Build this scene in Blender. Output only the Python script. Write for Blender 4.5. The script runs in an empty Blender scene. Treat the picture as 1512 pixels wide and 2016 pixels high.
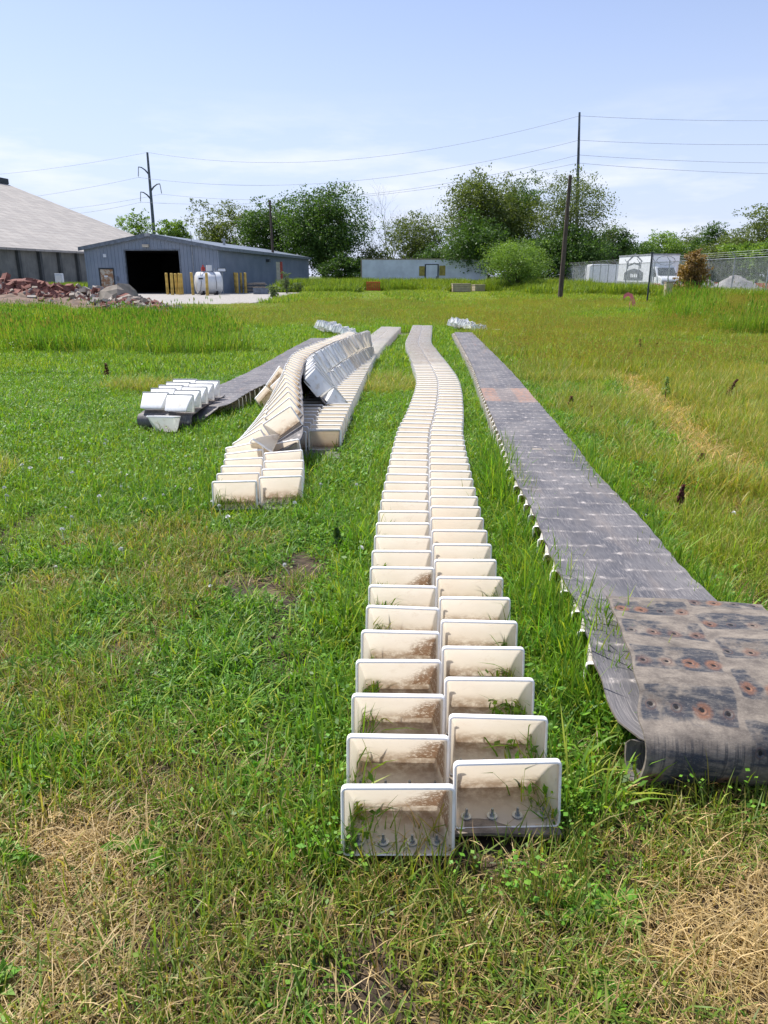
import bpy, math, random
import numpy as np
from mathutils import Vector, Matrix
random.seed(7); rng = np.random.default_rng(11)
SC = bpy.context.scene; COL = SC.collection
R = math.radians

# ------------------------------------------------------------------ camera model and terrain
F = 1430.; CX = 756.; CY = 1008.; P = math.atan((1008-543)/F); H = 1.65
TY = [-50, 0, 4, 10, 16, 21, 28, 36, 44, 5000]; TZ = [0, 0, -.05, -.135, -.21, -.245, -.2, -.08, 0, 0]
def gz(y): return float(np.interp(y, TY, TZ))
def ray(px, py):
    u = (px-CX)/F; v = (CY-py)/F
    return np.array([u, math.cos(P)+v*math.sin(P), -math.sin(P)+v*math.cos(P)])
def G(px, py, dz=0.):                       # where a line of sight meets the ground (dz above it)
    d = ray(px, py); a, b = .3, 900
    for _ in range(60):
        m = (a+b)/2
        if H+d[2]*m-gz(d[1]*m)-dz > 0: a = m
        else: b = m
    return Vector(d*a)+Vector((0, 0, H))
def at(px, py, Y):
    d = ray(px, py); return Vector(d*Y/d[1])+Vector((0, 0, H))

# ------------------------------------------------------------------ objects
def tag(o, label=None, cat=None, group=None, kind=None):
    if label: o['label'] = label
    if cat: o['category'] = cat
    if group: o['group'] = group
    if kind: o['kind'] = kind
    return o
def thing(name, label, cat, loc=(0, 0, 0), rz=0., group=None):
    o = bpy.data.objects.new(name, None); COL.objects.link(o)
    o.empty_display_size = .2; o.location = loc; o.rotation_euler = (0, 0, rz)
    return tag(o, label, cat, group)
def copy_tree(o, parent=None):
    c = o.copy(); COL.objects.link(c)
    if parent: c.parent = parent
    for ch in list(o.children): copy_tree(ch, c)
    return c
def link(name, me, mat=None, parent=None):
    o = bpy.data.objects.new(name, me); COL.objects.link(o)
    if mat: me.materials.append(mat)
    if parent: o.parent = parent
    return o
def np_mesh(name, V, Q, T=None):
    me = bpy.data.meshes.new(name)
    V = np.asarray(V, np.float32); Q = np.asarray(Q, np.int32).reshape(-1, 4)
    T = np.zeros((0, 3), np.int32) if T is None else np.asarray(T, np.int32).reshape(-1, 3)
    me.vertices.add(len(V)); me.vertices.foreach_set('co', V.ravel())
    nl = Q.size+T.size; me.loops.add(nl)
    me.loops.foreach_set('vertex_index', np.concatenate([Q.ravel(), T.ravel()]))
    me.polygons.add(len(Q)+len(T))
    st = np.concatenate([np.arange(len(Q))*4, Q.size+np.arange(len(T))*3]).astype(np.int32)
    me.polygons.foreach_set('loop_start', st)
    me.update(calc_edges=True); me.validate()
    return me
def smooth(me, ang=35):
    me.polygons.foreach_set('use_smooth', [True]*len(me.polygons))
    try: me.set_sharp_from_angle(angle=R(ang))
    except Exception: pass
class MB:
    def __init__(s): s.v = []; s.f = []
    def add(s, vs, fs):
        n = len(s.v); s.v += [tuple(v) for v in vs]; s.f += [tuple(i+n for i in f) for f in fs]; return s
    def box(s, x0, x1, y0, y1, z0, z1, M=None):
        vs = [Vector(p) for p in ((x0,y0,z0),(x1,y0,z0),(x1,y1,z0),(x0,y1,z0),(x0,y0,z1),(x1,y0,z1),(x1,y1,z1),(x0,y1,z1))]
        if M is not None: vs = [M @ v for v in vs]
        return s.add(vs, [(0,3,2,1),(4,5,6,7),(0,1,5,4),(1,2,6,5),(2,3,7,6),(3,0,4,7)])
    def tube(s, pts, rad, n=6, cap=True):
        pts = [Vector(p) for p in pts]; rad = rad if hasattr(rad, '__len__') else [rad]*len(pts)
        vs = []; fs = []; up = None
        for i, p in enumerate(pts):
            t = (pts[min(i+1, len(pts)-1)]-pts[max(i-1, 0)]).normalized()
            if up is None: up = Vector((0, 0, 1)) if abs(t.z) < .9 else Vector((0, 1, 0))
            a = t.cross(up).normalized(); b = a.cross(t).normalized(); up = b
            for k in range(n):
                q = 2*math.pi*k/n; vs.append(p+(a*math.cos(q)+b*math.sin(q))*rad[i])
        for i in range(len(pts)-1):
            for k in range(n):
                k2 = (k+1) % n; fs.append((i*n+k, i*n+k2, (i+1)*n+k2, (i+1)*n+k))
        if cap: fs += [tuple(range(n)), tuple((len(pts)-1)*n+k for k in reversed(range(n)))]
        return s.add(vs, fs)
    def cyl(s, c, r, h, n=12, r2=None):
        c = Vector(c); return s.tube([c, c+Vector((0, 0, h))], [r, r if r2 is None else r2], n)
    def prism(s, poly, y0, y1, M=None):         # polygon in xz, extruded along y
        n = len(poly); vs = [Vector((x, y0, z)) for x, z in poly]+[Vector((x, y1, z)) for x, z in poly]
        if M is not None: vs = [M @ v for v in vs]
        return s.add(vs, [tuple(range(n)), tuple(range(2*n-1, n-1, -1))]+[(i, i+n, (i+1) % n+n, (i+1) % n) for i in range(n)])
    def build(s, name, mat, parent=None, sm=None, bevel=0):
        me = bpy.data.meshes.new(name); me.from_pydata(s.v, [], s.f); me.update()
        if sm: smooth(me, sm)
        o = link(name, me, mat, parent)
        if bevel:
            b = o.modifiers.new('Bevel', 'BEVEL'); b.width = bevel; b.segments = 2; b.limit_method = 'ANGLE'
        return o

# ------------------------------------------------------------------ materials
class NT:
    def __init__(s, name):
        s.m = bpy.data.materials.new(name); s.m.use_nodes = True; s.t = s.m.node_tree; s.t.nodes.clear()
        s.out = s.n('ShaderNodeOutputMaterial')
    def n(s, ty, **k):
        nd = s.t.nodes.new(ty)
        for a, b in k.items(): setattr(nd, a, b)
        return nd
    def put(s, sock, v):
        if isinstance(v, bpy.types.NodeSocket): s.t.links.new(v, sock)
        elif v is not None:
            if hasattr(v, '__len__') and len(v) == 3 and sock.type == 'RGBA': v = (*v, 1)
            sock.default_value = v
    def co(s, kind='Object'): return s.n('ShaderNodeTexCoord').outputs[kind]
    def pos(s): return s.n('ShaderNodeNewGeometry').outputs['Position']
    def island(s): return s.n('ShaderNodeNewGeometry').outputs['Random Per Island']
    def rnd(s): return s.n('ShaderNodeObjectInfo').outputs['Random']
    def attr(s, name): return s.n('ShaderNodeAttribute', attribute_name=name).outputs['Color']
    def mp(s, v, sc=(1, 1, 1), loc=(0, 0, 0), rot=(0, 0, 0)):
        m = s.n('ShaderNodeMapping'); s.put(m.inputs[0], v); m.inputs['Scale'].default_value = sc
        m.inputs['Location'].default_value = loc; m.inputs['Rotation'].default_value = rot; return m.outputs[0]
    def noise(s, v, scale=5, det=4, rough=.55, dist=0.):
        m = s.n('ShaderNodeTexNoise'); s.put(m.inputs['Vector'], v); m.inputs['Scale'].default_value = scale
        m.inputs['Detail'].default_value = det; m.inputs['Roughness'].default_value = rough; m.inputs['Distortion'].default_value = dist
        return m.outputs[0]
    def vor(s, v, scale=5, out='Distance', feature='F1'):
        m = s.n('ShaderNodeTexVoronoi', feature=feature); s.put(m.inputs['Vector'], v); m.inputs['Scale'].default_value = scale; return m.outputs[out]
    def ma(s, op, a, b=0., c=0., clamp=False):
        m = s.n('ShaderNodeMath', operation=op, use_clamp=clamp); s.put(m.inputs[0], a); s.put(m.inputs[1], b); s.put(m.inputs[2], c); return m.outputs[0]
    def rng(s, v, a, b, c=0., d=1.):
        m = s.n('ShaderNodeMapRange', interpolation_type='SMOOTHSTEP' if c == 0. and d == 1. else 'LINEAR')
        s.put(m.inputs[0], v)
        for i, q in enumerate((a, b, c, d)): m.inputs[i+1].default_value = q
        return m.outputs[0]
    def mix(s, f, a, b, bt='MIX'):
        m = s.n('ShaderNodeMix', data_type='RGBA', blend_type=bt); s.put(m.inputs[0], f); s.put(m.inputs[6], a); s.put(m.inputs[7], b); return m.outputs[2]
    def xyz(s, v):
        m = s.n('ShaderNodeSeparateXYZ'); s.put(m.inputs[0], v); return m.outputs
    def vec(s, x, y, z=0.):
        m = s.n('ShaderNodeCombineXYZ'); s.put(m.inputs[0], x); s.put(m.inputs[1], y); s.put(m.inputs[2], z); return m.outputs[0]
    def bump(s, h, st=.3, d=.01):
        m = s.n('ShaderNodeBump'); m.inputs['Strength'].default_value = st; m.inputs['Distance'].default_value = d; s.put(m.inputs['Height'], h); return m.outputs[0]
    def pbr(s, col, rough=.7, metal=0., nrm=None, spec=.4, trans=0., tcol=None):
        b = s.n('ShaderNodeBsdfPrincipled'); s.put(b.inputs['Base Color'], col); s.put(b.inputs['Roughness'], rough); s.put(b.inputs['Metallic'], metal)
        b.inputs['Specular IOR Level'].default_value = spec
        if nrm is not None: s.put(b.inputs['Normal'], nrm)
        o = b.outputs[0]
        if trans:
            t = s.n('ShaderNodeBsdfTranslucent'); s.put(t.inputs[0], tcol if tcol is not None else col)
            x = s.n('ShaderNodeMixShader'); x.inputs[0].default_value = trans
            s.t.links.new(o, x.inputs[1]); s.t.links.new(t.outputs[0], x.inputs[2]); o = x.outputs[0]
        s.t.links.new(o, s.out.inputs[0]); return s.m
def simple(name, col, rough=.7, metal=0., var=.25, scale=3., spec=.4):
    t = NT(name); c = t.co(); n = t.noise(c, scale, 5)
    d = tuple(x*(1-var) for x in col); e = tuple(min(1, x*(1+var)) for x in col)
    return t.pbr(t.mix(t.rng(n, .3, .7), d, e), rough, metal, spec=spec)

def m_bucket(stain):
    t = NT('cream_plastic_stained' if stain else 'cream_plastic'); c = t.co(); x = t.xyz(c); r = t.rnd()
    c2 = t.mp(c, (1, 1, 1)); ad = t.n('ShaderNodeVectorMath', operation='ADD'); t.put(ad.inputs[0], c); t.put(ad.inputs[1], t.vec(t.ma('MULTIPLY', r, 37.), t.ma('MULTIPLY', r, 11.)))
    v = ad.outputs[0]
    base = t.mix(t.rng(t.noise(v, 4, 3), .3, .75), (.80, .77, .70), (.70, .645, .56)); base = t.mix(t.ma('MULTIPLY', t.rng(r, .55, 1.), .5), base, (.66, .58, .47)); base = t.mix(t.ma('MULTIPLY', t.rng(t.noise(v, 11, 5, .75), .54, .72), .45), base, (.50, .41, .31))
    fine = t.rng(t.noise(v, 90, 3, .7), .62, .72)
    base = t.mix(t.ma('MULTIPLY', fine, .25), base, (.42, .32, .22))
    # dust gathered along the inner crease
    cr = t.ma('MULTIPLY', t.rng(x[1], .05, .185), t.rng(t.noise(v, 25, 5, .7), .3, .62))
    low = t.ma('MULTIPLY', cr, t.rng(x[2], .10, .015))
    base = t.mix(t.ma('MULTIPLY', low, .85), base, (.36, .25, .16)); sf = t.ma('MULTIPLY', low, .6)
    if stain:
        m = t.ma('ADD', t.ma('ADD', x[0], t.ma('MULTIPLY', x[2], -.75)), t.ma('MULTIPLY', t.noise(v, 16, 3), .10))
        m = t.ma('MULTIPLY', t.rng(m, -.015, .10), t.rng(x[2], .022, .034)); m = t.ma('MULTIPLY', m, t.rng(x[2], .19, .15))
        g = t.rng(t.ma('ADD', t.noise(v, 75, 5, .8), t.ma('MULTIPLY', m, .10)), .50, .56)
        inside = t.rng(x[0], .158, .150)
        sg = t.ma('MULTIPLY', t.ma('MULTIPLY', m, g), inside); base = t.mix(t.ma('MULTIPLY', sg, .85), base, (.24, .13, .06)); sf = t.ma('MAXIMUM', sf, t.ma('MULTIPLY', sg, .9))
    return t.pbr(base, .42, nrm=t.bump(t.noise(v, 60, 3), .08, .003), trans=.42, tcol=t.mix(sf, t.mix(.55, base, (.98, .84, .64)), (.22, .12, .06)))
def m_rim():
    t = NT('white_plastic_rim'); c = t.co()
    return t.pbr(t.mix(t.rng(t.noise(c, 14, 4), .45, .8), (.86, .84, .80), (.70, .64, .55)), .4)
def m_belt():
    t = NT('worn_rubber_belt'); uv = t.co('UV'); x = t.xyz(uv); u = x[0]; v = x[1]
    a = t.noise(t.mp(uv, (170, 9, 1), rot=(0, 0, .05)), 1, 6, .8, .5); b = t.noise(t.mp(uv, (2.2, 1.2, 1)), 1, 4)
    base = t.mix(t.rng(b, .35, .7), (.085, .083, .092), (.165, .155, .155))
    base = t.mix(t.ma('MULTIPLY', t.rng(a, .5, .62), t.rng(t.noise(t.mp(uv, (6, 2, 1)), 1, 4, .7), .3, .7)), base, (.33, .30, .285)); base = t.mix(t.ma('MULTIPLY', t.rng(a, .47, .38), .6), base, (.05, .048, .052))
    base = t.mix(t.ma('MULTIPLY', t.rng(t.noise(t.mp(uv, (8, 1.3, 1)), 1, 3), .5, .8), .45), base, (.27, .22, .18))
    # scuffed dashes over every bolt, rows staggered left and right of the middle
    half = t.ma('FLOOR', t.ma('DIVIDE', u, .335)); vv = t.ma('ADD', t.ma('DIVIDE', v, .247), t.ma('MULTIPLY', half, .5))
    wob = t.ma('MULTIPLY', t.ma('SUBTRACT', t.noise(t.mp(uv, (14, 14, 1)), 1, 2), .5), .28)
    fv = t.ma('ABSOLUTE', t.ma('SUBTRACT', t.ma('FRACT', t.ma('ADD', vv, wob)), .5)); fu = t.ma('ABSOLUTE', t.ma('SUBTRACT', t.ma('FRACT', t.ma('DIVIDE', u, .0838)), .5))
    line = t.rng(fv, .075, .0); dash = t.ma('MULTIPLY', line, t.rng(fu, .34, .08))
    dash = t.ma('MULTIPLY', dash, t.rng(t.noise(t.mp(uv, (30, 22, 1)), 1, 5, .8), .42, .6))
    base = t.mix(t.ma('MULTIPLY', t.rng(fv, .10, .02), .25), base, (.3, .27, .25))
    base = t.mix(t.ma('MULTIPLY', dash, .85), base, (.58, .52, .47))
    # rust-coloured splice panel
    rust = t.ma('MULTIPLY', t.rng(v, 8.55, 8.62), t.rng(v, 9.95, 9.88)); side = t.ma('SUBTRACT', 1., t.rng(t.ma('ABSOLUTE', t.ma('SUBTRACT', u, .32)), .14, .10)); 
    rn = t.ma('MULTIPLY', t.ma('MULTIPLY', rust, side), t.rng(t.noise(t.mp(uv, (14, 10, 1)), 1, 6, .85), .40, .62))
    base = t.mix(t.ma('MULTIPLY', rn, .85), base, (.42, .19, .10))
    base = t.mix(t.ma('MULTIPLY', rust, .3), base, (.33, .25, .20))
    e = t.ma('MULTIPLY', t.rng(t.noise(t.mp(uv, (7, .8, 1)), 1, 4), .56, .75), t.rng(v, 12, 16)); base = t.mix(t.ma('MULTIPLY', e, .5), base, (.30, .19, .14))
    h = t.ma('ADD', t.ma('MULTIPLY', a, .5), t.ma('MULTIPLY', line, .5))
    return t.pbr(base, .62, nrm=t.bump(h, .5, .006), spec=.35)
def m_mount():
    t = NT('bucket_side_of_belt'); uv = t.co('UV'); x = t.xyz(uv)
    wv = t.ma('MULTIPLY', t.ma('SUBTRACT', t.noise(t.mp(uv, (7, 7, 1)), 1, 4), .5), .05)
    u = t.ma('ADD', x[0], wv); v = t.ma('ADD', x[1], wv)
    half = t.ma('FLOOR', t.ma('DIVIDE', u, .335)); vv = t.ma('ADD', t.ma('DIVIDE', v, .247), t.ma('MULTIPLY', half, .5)); fv = t.ma('FRACT', vv)
    fc = t.ma('ABSOLUTE', t.ma('SUBTRACT', fv, .5)); fh = t.ma('ABSOLUTE', t.ma('SUBTRACT', t.ma('FRACT', t.ma('DIVIDE', u, .335)), .5))
    dark = t.ma('MULTIPLY', t.rng(fc, .33, .29), t.rng(fh, .475, .45))
    n1 = t.noise(t.mp(uv, (9, 14, 1)), 1, 6, .7)
    tan = t.mix(t.rng(n1, .3, .7), (.11, .092, .078), (.27, .228, .182))
    blk = t.mix(t.rng(t.noise(t.mp(uv, (10, 40, 1)), 1, 5, .75), .42, .68), (.035, .04, .052), (.17, .15, .13))
    keep = t.rng(t.noise(t.mp(uv, (5, 5, 1)), 1, 4, .7), .40, .52)
    c = t.mix(t.ma('MULTIPLY', dark, keep), tan, blk)
    st = t.ma('MULTIPLY', t.rng(t.noise(t.mp(uv, (55, 2, 1)), 1, 3), .5, .56), t.ma('MULTIPLY', t.rng(x[1], .98, 1.02), t.rng(t.noise(t.mp(uv, (3, 1, 1)), 1, 2), .45, .5)))
    c = t.mix(t.ma('MULTIPLY', st, .7), c, (.045, .045, .05))
    # bolt holes ringed with rust
    cu = t.ma('FRACT', t.ma('DIVIDE', x[0], .0838)); cv = t.ma('FRACT', t.ma('ADD', t.ma('DIVIDE', x[1], .247), t.ma('MULTIPLY', t.ma('FLOOR', t.ma('DIVIDE', x[0], .335)), .5)))
    du = t.ma('MULTIPLY', t.ma('SUBTRACT', cu, .5), .0838); dv = t.ma('MULTIPLY', t.ma('SUBTRACT', cv, .62), .247)
    d = t.ma('SQRT', t.ma('ADD', t.ma('MULTIPLY', du, du), t.ma('MULTIPLY', dv, dv)))
    wn = t.n('ShaderNodeTexWhiteNoise', noise_dimensions='2D'); t.put(wn.inputs['Vector'], t.vec(t.ma('FLOOR', t.ma('DIVIDE', x[0], .0838)), t.ma('FLOOR', t.ma('ADD', t.ma('DIVIDE', x[1], .247), t.ma('MULTIPLY', t.ma('FLOOR', t.ma('DIVIDE', x[0], .335)), .5)))))
    dn = t.ma('ADD', d, t.ma('MULTIPLY', t.ma('SUBTRACT', n1, .5), .045))
    c = t.mix(t.ma('MULTIPLY', t.ma('MULTIPLY', t.rng(dn, .040, .018), t.rng(wn.outputs[0], .35, .9)), t.rng(t.noise(t.mp(uv, (30, 30, 1)), 1, 4, .8), .3, .55)), c, (.22, .10, .055)); gr = t.noise(t.mp(uv, (90, 140, 1)), 1, 5, .85); c = t.mix(t.ma('MULTIPLY', t.rng(gr, .52, .66), .45), c, (.07, .06, .055)); c = t.mix(t.ma('MULTIPLY', t.rng(gr, .46, .36), .25), c, (.45, .40, .34))
    c = t.mix(t.ma('MULTIPLY', t.rng(t.ma('ABSOLUTE', t.ma('SUBTRACT', d, .017)), .0035, .001), .6), c, (.10, .06, .05))
    c = t.mix(t.rng(d, .0085, .0065), c, (.012, .01, .01))
    h = t.ma('ADD', n1, t.ma('MULTIPLY', t.rng(d, .006, .014), 1.4))
    return t.pbr(c, .7, nrm=t.bump(h, .6, .006), spec=.3)
def m_grass(name, warm=1.):
    t = NT(name); p = t.pos(); c = t.attr('Col'); x = t.xyz(p)
    n = t.noise(t.mp(p, (1, 1, 0)), .55, 4, .6); n2 = t.noise(t.mp(p, (1, 1, 0), (31, 7, 0)), .17, 3)
    c = t.mix(t.ma('MULTIPLY', t.rng(n, .45, .68), .55), c, (1.25, 1.08, .75), 'MULTIPLY')
    side = t.ma('MULTIPLY', t.rng(x[0], 1.6, 4.0), t.rng(x[1], 2.5, 6.))
    c = t.mix(t.ma('MULTIPLY', side, .75), c, (1.10, 1.03, .85), 'MULTIPLY')
    c = t.mix(t.ma('MULTIPLY', t.rng(n2, .42, .62), t.rng(x[1], 12., 30.)), c, (1.05, 1.06, .9), 'MULTIPLY')
    c = t.mix(1., c, (1.34, 1.17, .95), 'MULTIPLY')
    c = t.mix(t.ma('MULTIPLY', t.rng(n, .42, .25), .5), c, (.72, .85, .75), 'MULTIPLY')
    return t.pbr(c, .5, spec=.35, trans=.38, tcol=t.mix(1., c, (1.45, 1.45, .55), 'MULTIPLY'))
def m_leaf(name, a, b, tr=.3):
    t = NT(name); i = t.island(); n = t.noise(t.co(), .45, 3)
    c = t.mix(i, a, b); c = t.mix(t.ma('MULTIPLY', t.rng(n, .35, .65), .5), c, tuple(min(1, q*1.5) for q in b))
    return t.pbr(c, .5, spec=.3, trans=tr, tcol=t.mix(1., c, (1.3, 1.3, .5), 'MULTIPLY'))
def m_bark(name='bark', a=(.06, .048, .038), b=(.15, .12, .1)):
    t = NT(name); n = t.noise(t.mp(t.co(), (6, 6, 1)), 2, 5)
    return t.pbr(t.mix(t.rng(n, .3, .7), a, b), .9, nrm=t.bump(n, .5, .02))
def m_siding():
    t = NT('blue_grey_siding'); c = t.co(); n = t.noise(c, .5, 4); s = t.noise(t.mp(c, (6, 6, .4)), 1, 4)
    col = t.mix(t.rng(n, .3, .7), (.20, .245, .31), (.26, .30, .37))
    col = t.mix(t.ma('MULTIPLY', t.rng(s, .55, .8), .25), col, (.32, .34, .37))
    return t.pbr(col, .55, .1)
def m_rustdoor():
    t = NT('rusting_tan_door'); c = t.co(); n = t.noise(c, 2.2, 5, .7); z = t.xyz(c)[2]
    f = t.ma('MAXIMUM', t.ma('MULTIPLY', t.rng(n, .42, .56), .95), t.ma('MULTIPLY', t.rng(z, .5, .1), t.rng(n, .35, .5)))
    return t.pbr(t.mix(f, (.52, .47, .38), (.30, .15, .07)), .7)
def m_roof():
    t = NT('weathered_roof_sheets'); uv = t.co('UV'); n = t.noise(t.mp(uv, (.03, .5, 1)), 6, 5, .7); b = t.n('ShaderNodeTexBrick')
    t.put(b.inputs['Vector'], uv); b.inputs['Scale'].default_value = 1.; b.inputs['Brick Width'].default_value = 1.7; b.inputs['Row Height'].default_value = 1.25; b.inputs['Mortar Size'].default_value = .05
    b.inputs['Color1'].default_value = (.375, .345, .31, 1); b.inputs['Color2'].default_value = (.275, .255, .235, 1); b.inputs['Mortar'].default_value = (.17, .15, .135, 1)
    c = t.mix(t.rng(n, .35, .7), b.outputs[0], (.43, .405, .375), 'MIX'); c = t.mix(.45, b.outputs[0], c)
    c = t.mix(t.ma('MULTIPLY', t.rng(t.noise(t.mp(uv, (.8, .15, 1)), 2, 4), .5, .75), .5), c, (.27, .24, .215))
    return t.pbr(c, .85)
def m_concrete(name='weathered_concrete', a=(.13, .135, .125), b=(.21, .21, .19)):
    t = NT(name); c = t.co(); n = t.noise(c, .6, 6, .65); s = t.noise(t.mp(c, (3, 3, .3)), 1, 4)
    col = t.mix(t.rng(n, .3, .7), a, b); col = t.mix(t.ma('MULTIPLY', t.rng(s, .5, .75), .35), col, tuple(q*1.5 for q in b))
    return t.pbr(col, .9, nrm=t.bump(n, .3, .05))
def m_ground():
    t = NT('field_soil'); p = t.pos(); y = t.xyz(p)[1]
    soil = t.mix(t.rng(t.noise(p, 9, 6, .7), .3, .7), (.028, .019, .013), (.085, .058, .038))
    grn = t.mix(t.rng(t.noise(p, .4, 5), .3, .7), (.05, .085, .018), (.12, .14, .04))
    straw = t.rng(t.noise(p, 2.2, 5), .52, .66)
    near = t.mix(t.ma('MULTIPLY', straw, .6), soil, (.20, .16, .08))
    return t.pbr(t.mix(t.rng(y, 5, 16), near, grn), .95, nrm=t.bump(t.noise(p, 30, 4), .6, .02))
def m_gravel(name='white_gravel', a=(.25, .235, .215), b=(.42, .395, .36)):
    t = NT(name); p = t.pos(); v = t.vor(p, 3., 'Color'); n = t.noise(p, .5, 6, .7); n3 = t.noise(p, 4, 5, .8)
    c = t.mix(t.rng(n3, .35, .65), a, b); c = t.mix(t.ma('MULTIPLY', t.rng(n, .52, .68), .5), c, (.25, .22, .17))
    return t.pbr(c, .95, nrm=t.bump(n3, .6, .05))
def m_van():
    t = NT('white_vehicle_paint'); return t.pbr((.86, .87, .89), .3, spec=.5)

M = dict(whiteplastic=None, earth=simple('reddish_soil', (.16, .11, .08), .95, 0, .4, 2),bucket=m_bucket(False), stained=m_bucket(True), rim=m_rim(), belt=m_belt(), mount=m_mount(),
    grass=m_grass('grass_blades'), leafA=m_leaf('dark_leaves', (.035, .08, .018), (.075, .14, .03), .38), leafB=m_leaf('olive_leaves', (.055, .09, .02), (.13, .165, .045), .38),
    leafC=m_leaf('fresh_leaves', (.08, .16, .028), (.19, .29, .055), .4), leafD=m_leaf('dry_vine_leaves', (.16, .09, .035), (.33, .22, .08)), leafE=m_leaf('sage_leaves', (.09, .14, .06), (.17, .23, .10)),
    bark=m_bark(), grey_bark=m_bark('grey_bark', (.15, .13, .12), (.30, .27, .25)), polewood=m_bark('weathered_pole_wood', (.055, .04, .032), (.12, .09, .07)),
    siding=m_siding(), rustdoor=m_rustdoor(), roof=m_roof(), concrete=m_concrete(), ground=m_ground(), gravel=m_gravel(), pile=m_gravel('grey_gravel_pile', (.20, .19, .185), (.33, .315, .30)),
    pilaster=m_concrete('dark_concrete', (.06, .065, .065), (.10, .105, .10)), rubble=m_concrete('rubble_concrete', (.17, .14, .11), (.36, .31, .26)),
    brick=simple('broken_red_brick', (.20, .085, .065), .9, 0, .4, 4), steel=simple('galvanised_steel', (.34, .35, .36), .5, .3), darksteel=simple('dark_steel', (.05, .06, .07), .6, .4),
    polesteel=simple('grey_pole_steel', (.10, .125, .135), .6, .3), trim=simple('grey_trim', (.14, .165, .20), .5), yellow=simple('yellow_timber', (.50, .34, .08), .7, 0, .35, 2.5),
    tank=simple('white_tank_paint', (.68, .69, .69), .35, 0, .06), red=simple('red_paint', (.42, .04, .03), .5), black=simple('black_rubber', (.015, .015, .016), .6), glass=simple('dark_glass', (.03, .04, .05), .08, 0, .1, 3, .8),
    white=m_van(), offwhite=simple('weathered_white_panel', (.64, .68, .73), .6, 0, .12, .8), mustard=simple('mustard_board', (.33, .27, .06), .8), orange=simple('orange_plastic', (.62, .14, .04), .6, 0, .15),
    wood=simple('old_timber', (.30, .24, .17), .85, 0, .35, 5), cardboard=simple('tan_pallet_load', (.48, .40, .28), .8, 0, .15), bolt=simple('zinc_bolt', (.33, .36, .38), .45, .7), washer=simple('grey_washer', (.48, .50, .48), .5, .4),
    interior=simple('dark_interior', (.03, .03, .032), .9), beige=simple('beige_roller_door', (.50, .46, .38), .7), pink=simple('pink_ribbon', (.9, .20, .20), .6), seed=simple('red_brown_seeds', (.10, .028, .022), .9, 0, .5, 40), flower=simple('white_petals', (.75, .75, .72), .7, 0, .05), graphite=simple('grey_vehicle_graphic', (.13, .14, .16), .4), wire=simple('wire_metal', (.62, .63, .64), .5, 0), cable=simple('grey_cable', (.30, .33, .38), .7), lightstone=simple('pale_rubble', (.38, .34, .30), .9, 0, .3, 3))

tw = NT('white_plastic'); M['whiteplastic'] = tw.pbr(tw.mix(tw.rng(tw.noise(tw.co(), 12, 5), .5, .8), (.86, .86, .84), (.66, .60, .50)), .4, trans=.2)
# ------------------------------------------------------------------ ground
xs = np.concatenate([np.linspace(-900, -70, 12), np.linspace(-60, 60, 121), np.linspace(70, 900, 12)])
ys = np.concatenate([np.linspace(-60, -2, 6), np.linspace(-1, 12, 53), np.linspace(12.5, 60, 96), np.linspace(65, 200, 28), np.linspace(260, 2500, 12)])
XX, YY = np.meshgrid(xs, ys); ZZ = np.interp(YY, TY, TZ)+.018*np.sin(XX*2.1+YY*.7)*np.sin(YY*1.7-XX*.5)*(np.abs(XX) < 60)-.018
nx = len(xs); ny = len(ys); I = np.arange((ny-1)*(nx-1)); i0 = (I//(nx-1))*nx+I % (nx-1)
gm = np_mesh('ground', np.stack([XX, YY, ZZ], -1).reshape(-1, 3), np.stack([i0, i0+1, i0+nx+1, i0+nx], 1)); smooth(gm, 90)
tag(link('ground', gm, M['ground']), 'grassy field soil reaching to the horizon', None, None, 'structure')
def sheet(name, pts, mat, label, z=.012, kind='structure'):
    poly = []                                      # ragged edge: pts are ground-plane corners
    n = len(pts)
    for i in range(n):
        a = Vector(pts[i]); b = Vector(pts[(i+1) % n]); k = max(2, int((b-a).length/1.2))
        for j in range(k):
            q = a.lerp(b, j/k); w = .35*min(1, k/6); poly.append((q.x+rng.uniform(-w, w), q.y+rng.uniform(-w, w)))
    me = bpy.data.meshes.new(name); me.from_pydata([(x, y, gz(y)+z) for x, y in poly], [], [tuple(range(len(poly)))]); me.update()
    o = link(name, me, mat); return tag(o, label, None, None, kind)
sheet('gravel_pad', [(-34, 52), (-21, 49), (-16, 45.2), (-9, 46), (-7.2, 52), (-5.4, 60), (-5.8, 68), (-9, 84), (-8.5, 118), (-60, 120), (-60, 60)], M['gravel'], 'pale gravel apron in front of the metal shed')
sheet('gravel_lot', [(24.3, 47), (90, 47), (90, 140), (30, 140), (24.3, 90)], M['gravel'], 'gravel lot behind the chain link fence', .014)
sheet('gravel_patch', [tuple(G(595, 617)[:2]), tuple(G(655, 619)[:2]), tuple(G(690, 622)[:2]), tuple(G(640, 613)[:2]), tuple(G(600, 612)[:2])], M['gravel'], 'small bare gravel patch in the grass', .03)

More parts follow.
